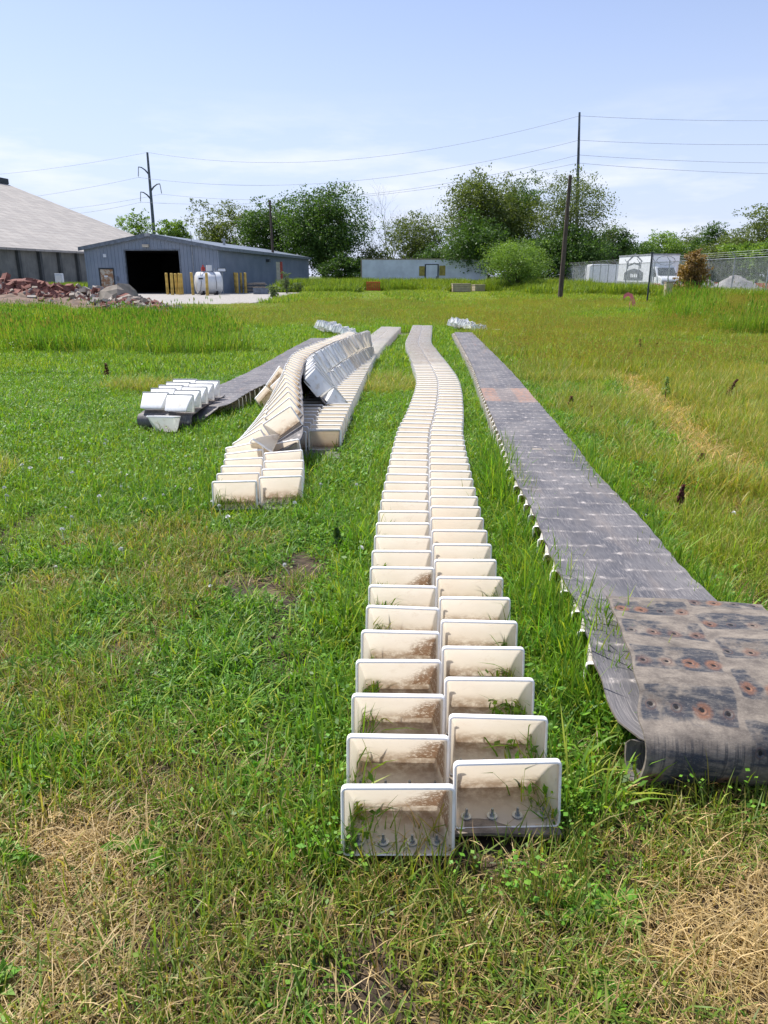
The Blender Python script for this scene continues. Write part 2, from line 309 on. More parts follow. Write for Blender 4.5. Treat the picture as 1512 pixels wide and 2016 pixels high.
# ------------------------------------------------------------------ belts with buckets
PITCH = .247; HW = .17
def rrect(w, z0, z1, r, n=4):
    pts = []
    for cx, cz, a0 in ((w-r, z1-r, 0), (-w+r, z1-r, 90), (-w+r, z0+r, 180), (w-r, z0+r, 270)):
        for k in range(n+1):
            a = R(a0+90*k/n); pts.append((cx+r*math.cos(a), cz+r*math.sin(a)))
    return pts
def bucket_mesh(name, mat):
    V = []; Fc = []; mi = []
    def loop(w, z0, z1, r, yb, yt):
        L = len(V)
        for x, z in rrect(w, z0, z1, r):
            k = (z-z0)/(z1-z0); V.append((x, yb+(yt-yb)*k, z))
        return L
    n = 20; loops = []
    for i in range(8):
        t = i/7; w = .160-.030*t; zt = .205-(.205-.018)*(t**1.32); yt = .035+(.183-.035)*t
        loops.append(loop(w, .003, zt, min(.009, (zt-.003)/2.2), .185*t, yt))
    for a, b in zip(loops, loops[1:]):
        for k in range(n): Fc.append((a+k, a+(k+1) % n, b+(k+1) % n, b+k)); mi.append(0)
    Fc.append(tuple(loops[-1]+k for k in range(n))); mi.append(0)
    # thick rolled rim
    def off(d, yo):
        L = len(V)
        for x, z in rrect(.160+d, .003-min(d, .002), .205+d, .009+d):
            k = (z-.003)/.202; V.append((x, .035*k+yo, z))
        return L
    ri = [off(-.0015, -.001), off(.001, -.005), off(.006, -.004), off(.0085, .002), off(.008, .013), off(.0005, .014)]
    for a, b in zip(ri, ri[1:]):
        for k in range(n): Fc.append((a+k, a+(k+1) % n, b+(k+1) % n, b+k)); mi.append(1)
    me = bpy.data.meshes.new(name); me.from_pydata(V, [], Fc); me.update()
    me.materials.append(mat); me.materials.append(M['rim']); me.polygons.foreach_set('material_index', mi); smooth(me, 40)
    return me
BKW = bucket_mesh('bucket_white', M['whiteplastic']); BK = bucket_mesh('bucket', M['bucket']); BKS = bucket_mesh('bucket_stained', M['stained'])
bm_ = MB(); bm_.cyl((0, 0, 0), .0165, .003, 14); b1 = bm_
def bolt_mesh():
    a = MB(); a.cyl((0, 0, .004), .017, .003, 16); a.cyl((0, 0, .007), .0085, .009, 6); a.cyl((0, 0, .016), .0042, .017, 8)
    me = bpy.data.meshes.new('bolt'); me.from_pydata(a.v, [], a.f); me.materials.append(M['washer']); me.materials.append(M['bolt'])
    me.polygons.foreach_set('material_index', [0 if i < 18 else 1 for i in range(len(me.polygons))]); return me
BOLT = bolt_mesh()
def spline(P_, sub=8):
    P_ = [np.array(p, float) for p in P_]; out = []
    for i in range(len(P_)-1):
        a = P_[max(i-1, 0)]; b = P_[i]; c = P_[i+1]; d = P_[min(i+2, len(P_)-1)]
        for k in range(sub):
            t = k/sub; out.append(.5*((2*b)+(c-a)*t+(2*a-5*b+4*c-d)*t*t+(3*b-a-3*c+d)*t**3))
    out.append(P_[-1]); return np.array(out)
class Ribbon:                                     # spine with outward normals, sampled by arc length
    def __init__(s, C, N, step=.03):
        C = np.array(C, float); N = np.array(N, float); d = np.r_[0, np.cumsum(np.linalg.norm(np.diff(C, axis=0), axis=1))]
        s.len = d[-1]; k = max(8, int(s.len/step)); s.s = np.linspace(0, s.len, k)
        s.C = np.stack([np.interp(s.s, d, C[:, i]) for i in range(3)], 1); N = np.stack([np.interp(s.s, d, N[:, i]) for i in range(3)], 1)
        T = np.gradient(s.C, axis=0); T /= np.linalg.norm(T, axis=1)[:, None]
        N -= (N*T).sum(1)[:, None]*T; N /= np.linalg.norm(N, axis=1)[:, None]
        s.T = T; s.N = N; s.R = np.cross(T, N)
    def at(s, q):
        def f(A): return np.array([np.interp(q, s.s, A[:, i]) for i in range(3)])
        return f(s.C), f(s.T), f(s.N), f(s.R)
    def frame(s, q, x, up=0., flip=False, jit=0.):
        C, T, N, Rr = s.at(q); T = T/np.linalg.norm(T); N = N-(N@T)*T; N /= np.linalg.norm(N); Rr = np.cross(T, N)
        if flip: T = -T; Rr = -Rr; 
        p = C+(Rr*x if not flip else -Rr*x)+N*up
        M_ = Matrix(((Rr[0], T[0], N[0], p[0]), (Rr[1], T[1], N[1], p[1]), (Rr[2], T[2], N[2], p[2]), (0, 0, 0, 1)))
        if jit: M_ = M_ @ Matrix.Rotation(rng.normal(0, jit), 4, 'Z') @ Matrix.Rotation(rng.normal(0, jit*.8), 4, 'X')
        return M_
def belt_mesh(name, rb, mat, origin, w=.335, th=.011, wave=.004, s0=0, s1=None, mat2=None, v0=0., widths=None):
    s1 = rb.len if s1 is None else s1; idx = [i for i in range(len(rb.s)) if s0 <= rb.s[i] <= s1]; nu = 17
    V = []; UV = []
    for side in (1, -1):
        for i in idx:
            ww = w if widths is None else widths(rb.s[i])
            for j in range(nu):
                u = -1+2*j/(nu-1); ph = .5*(u > 0)
                z = wave*math.cos(2*math.pi*(rb.s[i]/PITCH+ph))*(1-.5*abs(u)) + wave*.8*math.sin(rb.s[i]*5.1+u*3)
                e = 1+(.008*math.sin(2*math.pi*rb.s[i]/PITCH)+.006*math.sin(rb.s[i]*31))*(abs(u) == 1)
                V.append(rb.C[i]+rb.R[i]*u*ww*e+rb.N[i]*(z+side*th/2)); UV.append(((u+1)*ww, rb.s[i]+v0))
    n = len(idx); Q = []; mi = []; top = 0; bot = n*nu
    for i in range(n-1):
        for j in range(nu-1):
            a = i*nu+j; Q.append((a, a+1, a+nu+1, a+nu)); mi.append(0)
            Q.append((bot+a, bot+a+nu, bot+a+nu+1, bot+a+1)); mi.append(1)
    for i in range(n-1):
        a = i*nu; Q.append((a, a+nu, bot+a+nu, bot+a)); a = i*nu+nu-1; Q.append((a, bot+a, bot+a+nu, a+nu)); mi += [0, 0]
    for j in range(nu-1):
        Q.append((j, bot+j, bot+j+1, j+1)); a = (n-1)*nu+j; Q.append((a, a+1, bot+a+1, bot+a)); mi += [0, 0]
    me = np_mesh(name, np.array(V)-np.array(origin), Q); uv = me.uv_layers.new(name='UVMap'); li = np.zeros(len(me.loops), np.int32); me.loops.foreach_get('vertex_index', li)
    uv.data.foreach_set('uv', np.array(UV, np.float32)[li].ravel())
    me.materials.append(mat); me.materials.append(mat2 or mat); me.polygons.foreach_set('material_index', mi); smooth(me, 50)
    return me
WH = set()
def white(L):
    WH.update(id(m) for m in L); return L
def place_buckets(root, mats, maxn=100, stained=(), bolts=0):
    """mats = list of world matrices, nearest first; the rest past maxn become one stuff part"""
    off = Matrix.Translation(-root.location)
    for i, m in enumerate(mats[:maxn]):
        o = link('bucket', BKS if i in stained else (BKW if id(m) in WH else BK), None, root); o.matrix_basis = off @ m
        if i < bolts:
            for x in (-.12, -.04, .04, .12):
                b = link('bolt', BOLT, None, o); b.location = (x+rng.uniform(-.004, .004), .045, .002); b.rotation_euler = (rng.uniform(-.08, .08), rng.uniform(-.08, .08), rng.uniform(0, 3))
    rest = mats[maxn:]
    if rest:
        v0 = np.array([v.co[:] for v in BK.vertices]); V = []; Fc = []; mi0 = [p.material_index for p in BK.polygons]; f0 = [tuple(p.vertices) for p in BK.polygons]; mi = []
        for k, m in enumerate(rest):
            A = np.array(off @ m); V.append(v0 @ A[:3, :3].T+A[:3, 3]); Fc += [tuple(q+k*len(v0) for q in f) for f in f0]; mi += mi0
        me = bpy.data.meshes.new('buckets'); me.from_pydata(np.concatenate(V).tolist(), [], Fc); me.update()
        me.materials.append(M['bucket']); me.materials.append(M['rim']); me.polygons.foreach_set('material_index', mi); smooth(me, 40)
        o = bpy.data.objects.new('buckets', me); COL.objects.link(o); o.parent = root; tag(o, 'remaining cream buckets of the same belt', None, None, 'stuff')
EXCL = []                                         # footprints kept free of turf
def flat_ribbon(pix, dz, lift, nz=1., scale=.21):
    C = [G(x, y, dz) for x, y in pix]; C = [(c.x, c.y, gz(c.y)+lift) for c in C]; C = spline(C, 10)
    C[:, 2] = [gz(y)+lift for y in C[:, 1]]
    return Ribbon(C, [(0, 0, nz)]*len(C))

# A: the long central belt, mouths towards the viewer
pixA = [(900, 1590), (885, 1462), (870, 1310), (864, 1200), (851, 1087), (845, 966), (846, 858), (855, 822), (862, 781), (862, 754), (856, 736), (843, 712), (831, 691), (824, 676), (829, 655), (832, 642)]
rA = flat_ribbon(pixA, .21, .03); EXCL.append((rA.C[rA.C[:, 1] > 2.07][::6, :2], .335))
ba = thing('bucket_belt', 'longest row of cream buckets, in the centre, its open mouths facing the viewer', 'bucket belt', (float(rA.C[0, 0]), float(rA.C[0, 1]), gz(rA.C[0, 1])))
def two_rows(rb, s0, s1, off=.12, hw=HW, jit=.012, flip=False, up=.008, first=None):
    L = []; s = s0
    while s < s1:
        L.append(rb.frame(s, -hw, up, flip, jit)); 
        if s+off < s1: L.append(rb.frame(s+off, hw, up, flip, jit))
        s += PITCH
    return L
s_first = float(np.interp(1.7, rA.C[:, 1], rA.s))
link('belt', belt_mesh('belt', rA, M['mount'], ba.location, s0=s_first+.07, mat2=M['belt']), None, ba)
mA = two_rows(rA, s_first, rA.len-.2, jit=.02)
place_buckets(ba, mA, 100, stained=set([0, 2, 4, 6, 8, 14]), bolts=8)

# B: straight belt left of it, partly under the tangle
rB = flat_ribbon([(600, 868), (614, 838), (667, 760), (712, 700), (745, 668), (771, 645)], .21, .03); EXCL.append((rB.C[12::6, :2], .335))
bb = thing('bucket_belt', 'straight row of cream buckets partly shaded by the twisted tangle on its left', 'bucket belt', (float(rB.C[0, 0]), float(rB.C[0, 1]), gz(rB.C[0, 1])))
link('belt', belt_mesh('belt', rB, M['belt'], bb.location), None, bb)
mB = two_rows(rB, .25, rB.len-.2, jit=.02)
place_buckets(bb, mB, 100)
# the last bucket of B has tipped onto its back, its white underside up
mt = Matrix.Translation(G(640, 894)+Vector((-.0, .0, .03))) @ Matrix.Rotation(R(3), 4, 'Z') @ Matrix.Rotation(R(-8), 4, 'X')
o = link('bucket', BK, None, bb); o.matrix_basis = Matrix.Translation(-bb.location) @ mt; tag(o, 'whiter end bucket tipped forward in the grass')

# C: the twisted belt
nodesC = [(506, 959, .21, 0), (515, 932, .21, 0), (522, 910, .21, 3), (525, 885, .22, 12), (533, 858, .33, 26), (545, 825, .42, 38), (556, 795, .45, 50), (568, 772, .45, 62), (596, 740, .4, 74), (640, 712, .4, 80), (680, 692, .4, 80), (700, 684, .38, 80)]
C = []; A = []
for x, y, dz, r in nodesC:
    g = G(x, y, dz); C.append((g.x, g.y, gz(g.y)+.03+.335*math.sin(R(r)))); A.append(r)
e = Vector(C[-1]); d = (Vector(C[-1])-Vector(C[-2])); d.z = 0; d.normalize(); rt = Vector((d.y, -d.x, 0)); rad = .08
for a in (30, 60, 90, 120, 150, 180):
    q = e+rt*(rad-rad*math.cos(R(a)))+d*(rad*math.sin(R(a))*1.4); C.append(tuple(q)); A.append(80)
bk = [nodesC[k] for k in (10, 9, 8)]
for x, y, dz, r in bk:
    g = G(x, y, dz); C.append((g.x+rt.x*.20, g.y+rt.y*.20, gz(g.y)+.03+.335*math.sin(R(70)))); A.append(58)
g = G(600, 752, .4); C.append((g.x+.17, g.y-.1, gz(g.y)+.03+.29)); A.append(54)
g = G(604, 770, .4); C.append((g.x+.20, g.y-.1, gz(g.y)+.03+.27)); A.append(50)
Cs = spline(C, 10); As = spline([(a, 0, 0) for a in A], 10)[:, 0]
T = np.gradient(Cs, axis=0); T[:, 2] = 0; T /= np.linalg.norm(T, axis=1)[:, None]; Lf = np.stack([-T[:, 1], T[:, 0], 0*T[:, 0]], 1)
Nn = np.cos(np.radians(As))[:, None]*np.array([0, 0, 1.])+np.sin(np.radians(As))[:, None]*Lf
rC = Ribbon(Cs, Nn); EXCL.append((rC.C[14::6, :2], .30))
bc = thing('bucket_belt', 'twisted belt of cream buckets that fans out on edge and doubles back', 'bucket belt', (float(rC.C[0, 0]), float(rC.C[0, 1]), gz(rC.C[0, 1])))
link('belt', belt_mesh('belt', rC, M['belt'], bc.location), None, bc)
mC = two_rows(rC, .0, 3.2, jit=.03)+two_rows(rC, 3.2, rC.len*.60, jit=.07)+white(two_rows(rC, rC.len*.60, rC.len-.1, jit=.17))
for px_, py_, dz_, rz_, rx_, ry_ in ((556, 758, .36, 35, 20, -48), (568, 768, .40, 28, 25, -38), (535, 790, .14, 40, 10, -40)):
    mC.append(Matrix.Translation(G(px_, py_, dz_)) @ Matrix.Rotation(R(rz_), 4, 'Z') @ Matrix.Rotation(R(ry_), 4, 'Y') @ Matrix.Rotation(R(rx_), 4, 'X'))
mC.sort(key=lambda m: m.translation.y)
place_buckets(bc, mC, 100)

# D: belt lying grey side up on its buckets, near end folded back over itself
pd = [(636, 667), (600, 688), (560, 714), (520, 738), (480, 758), (440, 776), (412, 793)]
C = [G(x, y, .21) for x, y in pd]; C = [(c.x, c.y, gz(c.y)+.225) for c in C]; N = [(0, 0, -1)]*len(C)
f0 = Vector(C[-1]); f1 = G(338, 838); dd = Vector((f1.x-f0.x, f1.y-f0.y, 0)); dd.normalize()
yaw = Vector((-.10, -1, 0)).normalized()
C += [(f0.x-.10, f0.y-.25, gz(f0.y)+.19), (f0.x-.24, f0.y-.55, gz(f0.y)+.07), (f0.x-.33, f0.y-.80, gz(f0.y)+.04)]; N += [(0, -.1, -1), (0, -.2, -1), (0, 0, -1)]
c0 = Vector(C[-1]); r_ = .085
for a in (30, 60, 90, 120, 150, 180):
    q = c0+yaw*(r_*math.sin(R(a)))+Vector((0, 0, r_*(1-math.cos(R(a))))); C.append(tuple(q)); n_ = yaw*math.sin(R(a))+Vector((0, 0, -math.cos(R(a)))); N.append(tuple(n_))
q = Vector(C[-1]); fold_s0 = None
for k in (.35, .8, 1.25): C.append((q.x+.10*k, q.y+k, q.z+.02*k+.01)); N.append((0, .05, 1))
Cs = spline(C, 10); Ns = spline(N, 10); rD = Ribbon(Cs, Ns); EXCL.append((rD.C[::6, :2], .25))
bd = thing('bucket_belt', 'grey belt at left lying face up with large white buckets folded over its near end', 'bucket belt', (float(q.x), float(q.y), gz(q.y)))
link('belt', belt_mesh('belt', rD, M['belt'], bd.location, w=.33, v0=20.), None, bd)
lowlen = rD.len-1.25-.27-.75
topD = []; s = rD.len-.10
for k in range(5):
    TL = Matrix.Rotation(R(17), 4, 'X'); topD.append(rD.frame(s-.02, -HW, .012, True, .02) @ TL); topD.append(rD.frame(s-.12, HW, .012, True, .02) @ TL); s -= PITCH
topD.append(Matrix.Translation((-.12, -.05, .06)) @ rD.frame(rD.len-1.25-.12, HW+.02, .01, True, .03))
botD = []; s = lowlen-.25
while s > .2: botD += [rD.frame(s, -HW, .008, True, .01), rD.frame(s-.12, HW, .008, True, .01)]; s -= PITCH
def heap(c, n, ux, spread, hgt, seed):
    """far end heaped up: buckets thrown back over the belt"""
    q = random.Random(seed); L = []
    for i in range(n):
        k = i/(n-1); lay = q.randint(0, 1)
        p = Vector(c)+Vector((ux[0], ux[1], 0))*spread*(k-.5)+Vector((q.uniform(-.15, .15), q.uniform(-.15, .15), .03+lay*.13*hgt+.10*math.sin(k*math.pi)))
        L.append(Matrix.Translation(p) @ Matrix.Rotation(q.uniform(-.5, .5)-.9, 4, 'Z') @ Matrix.Rotation(R(q.uniform(10, 60)), 4, 'X') @ Matrix.Rotation(q.uniform(-.3, .3), 4, 'Y'))
    return L
def heap(a, b, seed, n=11):
    q = random.Random(seed); L = []; a = Vector(a); b = Vector(b); d = (b-a); d.z = 0; L_ = d.length; d.normalize(); nrm = Vector((-d.y, d.x, 0))
    for i in range(n):
        k = i/(n-1)
        for row in (0, 1):
            p = a+d*L_*k+nrm*(.16-.31*row)+Vector((0, 0, .10+.16*math.sin(min(1, k*1.6+.15)*math.pi*.8)*(1-k)*1.3+.05*row)); X_ = nrm; 
            M_ = Matrix.Translation(p) @ Matrix.Rotation(math.atan2(d.y, d.x)-math.pi/2+q.uniform(-.18, .18), 4, 'Z') @ Matrix.Rotation(R(-8)+q.uniform(-.3, .2), 4, 'X') @ Matrix.Rotation(R(-18 if row else 14)+q.uniform(-.12, .12), 4, 'Y')
            L.append(M_)
    return L
hD = heap(G(633, 662), G(682, 668), 3)
place_buckets(bd, white(topD+hD)+botD, 100)
# E: long grey belt at right
eL = [(895, 655, .21), (928, 716, .21), (953, 780, .21), (991, 871, .21), (1011, 935, .21), (1046, 1002, .21), (1093, 1118, .21), (1145, 1215, .21), (1165, 1290, .21), (1200, 1385, .19)]
wE = [.52, .60, .64, .64, .65, .66, .67, .67, .67, .67]
C = []; N = []
pL = [G(*q) for q in eL]
for i, p in enumerate(pL):
    a = pL[max(i-1, 0)]; b = pL[min(i+1, len(pL)-1)]; t = (b-a); t.z = 0; t.normalize(); r = Vector((-t.y, t.x, 0)); c = p+r*wE[i]/2
    if i >= 7: c = p+Vector((.998, -.03, 0))*wE[i]/2
    C.append((c.x, c.y, gz(c.y)+(.222 if i < 9 else .19))); N.append((0, 0, -1))
c9 = Vector(C[-1]); sk = Vector((.995, -.10, 0)); zb = gz(2.)
C += [(c9.x+.01, c9.y-.07, zb+.125), (c9.x+.015, c9.y-.13, zb+.05)]; N += [(0, -.35, -1), (0, -.25, -1)]
c0 = Vector((c9.x+.02, c9.y-.19, zb+.02)); C.append(tuple(c0)); N.append((0, 0, -1)); r_ = .105; fw = Vector((.0, -1, 0))
for a in (25, 50, 75, 100, 125, 150, 175):
    q = c0+Vector((.03*a/180, 0, 0))+fw*(r_*.8*math.sin(R(a)))+Vector((0, 0, r_*(1-math.cos(R(a))))); C.append(tuple(q)); n_ = fw*math.sin(R(a))+Vector((0, 0, -math.cos(R(a)))); N.append(tuple(n_))
q = Vector(C[-1])
for k, z in ((.10, .05), (.25, .075), (.5, .075), (.72, .062), (.93, .045)): C.append((q.x+.145*k+.01, q.y+k*.97, q.z+z)); N.append((0, .02, 1))
Cs = spline(C, 12); Ns = spline(N, 12); rE = Ribbon(Cs, Ns, .02); EXCL.append((rE.C[rE.C[:, 1] > 2.38][::8, :2], .27))
be = thing('bucket_belt', 'long dark grey belt at right lying face up, its near end rolled back', 'bucket belt', (float(c0.x), float(c0.y), gz(c0.y)))
sfar = rE.s; wf = lambda s_: float(np.interp(s_, [0, 8, 12], [.27, .31, .335]))
# distance along the belt is counted from the fold so that the splice sits where it does in the field
me = belt_mesh('belt', rE, M['mount'], be.location, widths=wf, wave=.005, mat2=M['belt'])
uvl = me.uv_layers[0].data; arr = np.zeros(len(uvl)*2, np.float32); uvl.foreach_get('uv', arr); arr = arr.reshape(-1, 2); arr[:, 1] = rE.len-arr[:, 1]; uvl.foreach_set('uv', arr.ravel())
link('belt', me, None, be)
lowE = float(rE.len-.93-.33-.33); botE = []; s = lowE-.02
while s > .3: botE.append(rE.frame(s, HW-.12, .004, True, .02)); s -= PITCH
s = lowE-.14; rest = []
while s > .3: rest.append(rE.frame(s, -HW-.03, .008, True, .02)); s -= PITCH
hE = heap(G(893, 655), G(940, 661), 5)
tl = []; pth = spline([tuple(G(936, 657)), tuple(G(955, 658)), tuple(G(975, 661)), tuple(G(997, 663))], 6)
for i in range(0, len(pth)): tl.append(Matrix.Translation(Vector(pth[i])+Vector((0, 0, .0))) @ Matrix.Rotation(R(-70)+rng.uniform(-.3, .3), 4, 'Z') @ Matrix.Rotation(R(-12), 4, 'X'))
place_buckets(be, botE[:50]+white(hE+tl)[:len(hE)]+tl[:15]+botE[50:]+rest, 100)

# ------------------------------------------------------------------ vegetation
def blades(n, rad, h, w, cols, bend=(.2, .9), tilt=.25, dome=0., flat=False):
    """n curved blades inside a disc; returns verts, quads, tris, colours"""
    a = rng.uniform(0, 2*math.pi, n); r = rad*np.sqrt(rng.uniform(0, 1, n)); bx = r*np.cos(a); by = r*np.sin(a)
    hh = rng.uniform(*h, n); ww = rng.uniform(*w, n)/2; az = rng.uniform(0, 2*math.pi, n); be = rng.uniform(*bend, n); ti = rng.normal(0, tilt, n)
    dx = np.cos(az); dy = np.sin(az); sa = az+math.pi/2+rng.normal(0, .5, n); sx = np.cos(sa); sy = np.sin(sa)
    V = []; lv = [0, .4, .75, 1.]
    for k, t in enumerate(lv):
        out = hh*(np.sin(ti)*t+be*t*t*.8); z = hh*(t*np.cos(ti)-.5*be*be*t**2.2); wk = ww*[.75, 1., .75, 0.][k]
        if flat: z = np.abs(z)*.35+.005
        z = np.maximum(z, .004+.01*t)
        cx = bx+dx*out; cy = by+dy*out
        if k < 3: V += [np.stack([cx-sx*wk, cy-sy*wk, z], 1), np.stack([cx+sx*wk, cy+sy*wk, z], 1)]
        else: V += [np.stack([cx, cy, z], 1)]
    V = np.stack(V, 1).reshape(-1, 3); b = np.arange(n)*7
    Q = np.concatenate([np.stack([b, b+1, b+3, b+2], 1), np.stack([b+2, b+3, b+5, b+4], 1)]); T_ = np.stack([b+4, b+5, b+6], 1)
    cols = np.array(cols); ci = cols[rng.integers(0, len(cols), n)]*rng.uniform(.7, 1.35, (n, 1)); Cc = np.repeat(ci, 7, 0)
    return V, Q, T_, Cc
def leaves(n, rad, hz, size, cols, asp=.55, up=.6):
    a = rng.uniform(0, 2*math.pi, n); r = rad*np.sqrt(rng.uniform(0, 1, n)); c = np.stack([r*np.cos(a), r*np.sin(a), rng.uniform(*hz, n)], 1)
    az = rng.uniform(0, 2*math.pi, n); el = rng.normal(up*.3, .5, n); s = rng.uniform(*size, n)[:, None]
    d = np.stack([np.cos(az)*np.cos(el), np.sin(az)*np.cos(el), np.sin(el)], 1); sd = np.stack([-np.sin(az), np.cos(az), rng.normal(0, .3, n)], 1)
    V = np.stack([c-d*s*.5, c+sd*s*asp*.5, c+d*s*.5, c-sd*s*asp*.5], 1).reshape(-1, 3); V[:, 2] = np.maximum(V[:, 2], .004)
    b = np.arange(n)*4; cols = np.array(cols); ci = cols[rng.integers(0, len(cols), n)]*rng.uniform(.7, 1.35, (n, 1))
    return V, np.stack([b, b+1, b+2, b+3], 1), np.zeros((0, 3), int), np.repeat(ci, 4, 0)
def stalks(n, rad, h, w, cols, headcols, hl=.12, hw=.012):
    V, Q, T_, C_ = blades(n, rad, h, w, cols, (.02, .25), .10)
    tips = V.reshape(n, 7, 3); p1 = tips[:, 6]; p0 = p1*(1-hl*2)+tips[:, 4]*hl*2
    VV = []; QQ = []; CCc = []
    k = 0; hc = np.array(headcols)
    for i in range(n):
        c = hc[rng.integers(0, len(hc))]*rng.uniform(.8, 1.25); m = (p0[i]+p1[i])/2
        for a in (0, math.pi/2):
            s = np.array([math.cos(a), math.sin(a), 0])*hw; VV += [p0[i], m+s, p1[i]+np.array([0, 0, .01]), m-s]; QQ.append((k, k+1, k+2, k+3)); k += 4; CCc += [c]*4
    QQ = np.array(QQ)+len(V)
    return np.concatenate([V, np.array(VV)]), np.concatenate([Q, QQ]), T_, np.concatenate([C_, np.array(CCc)])
def proto(col, name, parts, mat):
    Vs = []; Qs = []; Ts = []; Cs_ = []; n = 0
    for V, Q, T_, C_ in parts: Vs.append(V); Qs.append(Q+n); Ts.append(T_+n); Cs_.append(C_); n += len(V)
    me = np_mesh(name, np.concatenate(Vs), np.concatenate(Qs), np.concatenate(Ts)); cc = np.concatenate(Cs_); at_ = me.color_attributes.new('Col', 'FLOAT_COLOR', 'POINT')
    at_.data.foreach_set('color', np.concatenate([np.clip(cc, 0, 1), np.ones((len(cc), 1))], 1).astype(np.float32).ravel())
    me.materials.append(mat); o = bpy.data.objects.new(name, me); col.objects.link(o); return o
def scatter(name, label, col, pts, idx, rot, scl):
    me = bpy.data.meshes.new(name); me.vertices.add(len(pts)); me.vertices.foreach_set('co', np.asarray(pts, np.float32).ravel())
    for nm, ty, dat, key in (('idx', 'INT', idx, 'value'), ('rot', 'FLOAT_VECTOR', rot, 'vector'), ('scl', 'FLOAT_VECTOR', scl, 'vector')):
        a = me.attributes.new(nm, ty, 'POINT'); a.data.foreach_set(key, np.asarray(dat, np.int32 if ty == 'INT' else np.float32).ravel())
    o = link(name, me); tag(o, label, None, None, 'stuff')
    ng = bpy.data.node_groups.new(name, 'GeometryNodeTree'); ng.interface.new_socket('Geometry', in_out='INPUT', socket_type='NodeSocketGeometry'); ng.interface.new_socket('Geometry', in_out='OUTPUT', socket_type='NodeSocketGeometry')
    gi = ng.nodes.new('NodeGroupInput'); go = ng.nodes.new('NodeGroupOutput'); ip = ng.nodes.new('GeometryNodeInstanceOnPoints'); ci = ng.nodes.new('GeometryNodeCollectionInfo')
    ci.inputs['Collection'].default_value = col; ci.inputs['Separate Children'].default_value = True; ci.inputs['Reset Children'].default_value = True
    def na(ty, nm):
        q = ng.nodes.new('GeometryNodeInputNamedAttribute'); q.data_type = ty; q.inputs['Name'].default_value = nm; return q.outputs['Attribute']
    L = ng.links.new; L(gi.outputs[0], ip.inputs['Points']); L(ci.outputs[0], ip.inputs['Instance']); ip.inputs['Pick Instance'].default_value = True
    L(na('INT', 'idx'), ip.inputs['Instance Index']); L(na('FLOAT_VECTOR', 'rot'), ip.inputs['Rotation']); L(na('FLOAT_VECTOR', 'scl'), ip.inputs['Scale'])
    L(ip.outputs[0], go.inputs[0]); md = o.modifiers.new('scatter', 'NODES'); md.node_group = ng
    return o
def vnoise(x, y, sc, seed):
    r = np.random.default_rng(seed); g = r.uniform(0, 1, (256, 256)); x = x*sc+1000; y = y*sc+1000
    xi = np.floor(x).astype(int); yi = np.floor(y).astype(int); fx = x-xi; fy = y-yi; fx = fx*fx*(3-2*fx); fy = fy*fy*(3-2*fy)
    s = lambda a, b: g[a % 256, b % 256]
    return (s(xi, yi)*(1-fx)+s(xi+1, yi)*fx)*(1-fy)+(s(xi, yi+1)*(1-fx)+s(xi+1, yi+1)*fx)*fy
def grid(y0, y1, step, wide=.60, pad=.8):
    yy = np.arange(y0, y1, step); P_ = []
    for y in yy:
        h = wide*y+pad; x = np.arange(-h, h, step); P_.append(np.stack([x, np.full(len(x), y)], 1))
    P_ = np.concatenate(P_); return P_+rng.uniform(-.5, .5, P_.shape)*step
def clear(P_, margin):
    k = np.ones(len(P_), bool)
    for pts, hw in EXCL:
        for j in range(0, len(pts)):
            k &= ((P_-pts[j])**2).sum(1) > (hw+margin)**2
    return k
GRN = [(.13, .27, .03), (.10, .22, .026), (.18, .31, .04), (.07, .16, .02), (.23, .31, .05)]
LUS = [(.09, .25, .03), (.07, .19, .025), (.13, .29, .035)]
DRY = [(.36, .31, .18), (.29, .25, .14), (.44, .38, .24), (.22, .16, .09)]
MED = [(.16, .26, .045), (.12, .23, .035), (.20, .27, .055), (.25, .26, .10)]
DK = [(.05, .12, .02), (.07, .15, .025)]
def mkcol(n): return bpy.data.collections.new(n)
# --- near turf
c1 = mkcol('turf_near')
for i in range(5): proto(c1, 'a%02d' % i, [blades(48, .12, (.05, .13), (.003, .006), GRN, (.3, 1.1), .35), leaves(34, .12, (.01, .05), (.012, .028), LUS)], M['grass'])
for i in range(5, 9): proto(c1, 'a%02d' % i, [blades(44, .12, (.06, .16), (.004, .009), LUS+GRN, (.4, 1.2), .45), leaves(42, .12, (.01, .06), (.012, .028), LUS+DK)], M['grass'])
for i in range(9, 12): proto(c1, 'a%02d' % i, [blades(40, .13, (.05, .13), (.0022, .004), DRY, (.5, 1.3), .55), blades(46, .12, (.05, .14), (.003, .007), [(.15, .20, .05), (.20, .23, .07), (.10, .17, .03), (.07, .12, .025)]+MED, (.3, 1.), .35), leaves(14, .12, (.01, .05), (.012, .026), LUS+GRN)], M['grass'])
for i in range(12, 14): proto(c1, 'a%02d' % i, [blades(90, .13, (.06, .14), (.002, .0038), DRY[:3], (.8, 1.4), .8)], M['grass'])
for i in range(14, 16): proto(c1, 'a%02d' % i, [blades(55, .12, (.06, .17), (.0025, .005), MED+GRN[2:3], (.3, 1.), .3), blades(8, .12, (.05, .12), (.002, .004), DRY, (.5, 1.2), .5)], M['grass'])
for i in range(16, 19):
    bl = []
    for j in range(5):
        V_, Q_, T_, C_ = leaves(9, .02, (.015, .04), (.05, .085), LUS+[(.12, .22, .05)], .34, 1.1); ox_, oy_ = rng.uniform(-.1, .1, 2); V_ = V_*np.array([1.4, 1.4, 1.])+np.array([ox_, oy_, 0]); bl.append((V_, Q_, T_, C_))
    proto(c1, 'a%02d' % i, bl+[blades(30, .12, (.05, .13), (.003, .007), GRN, (.3, 1.1), .4)], M['grass'])
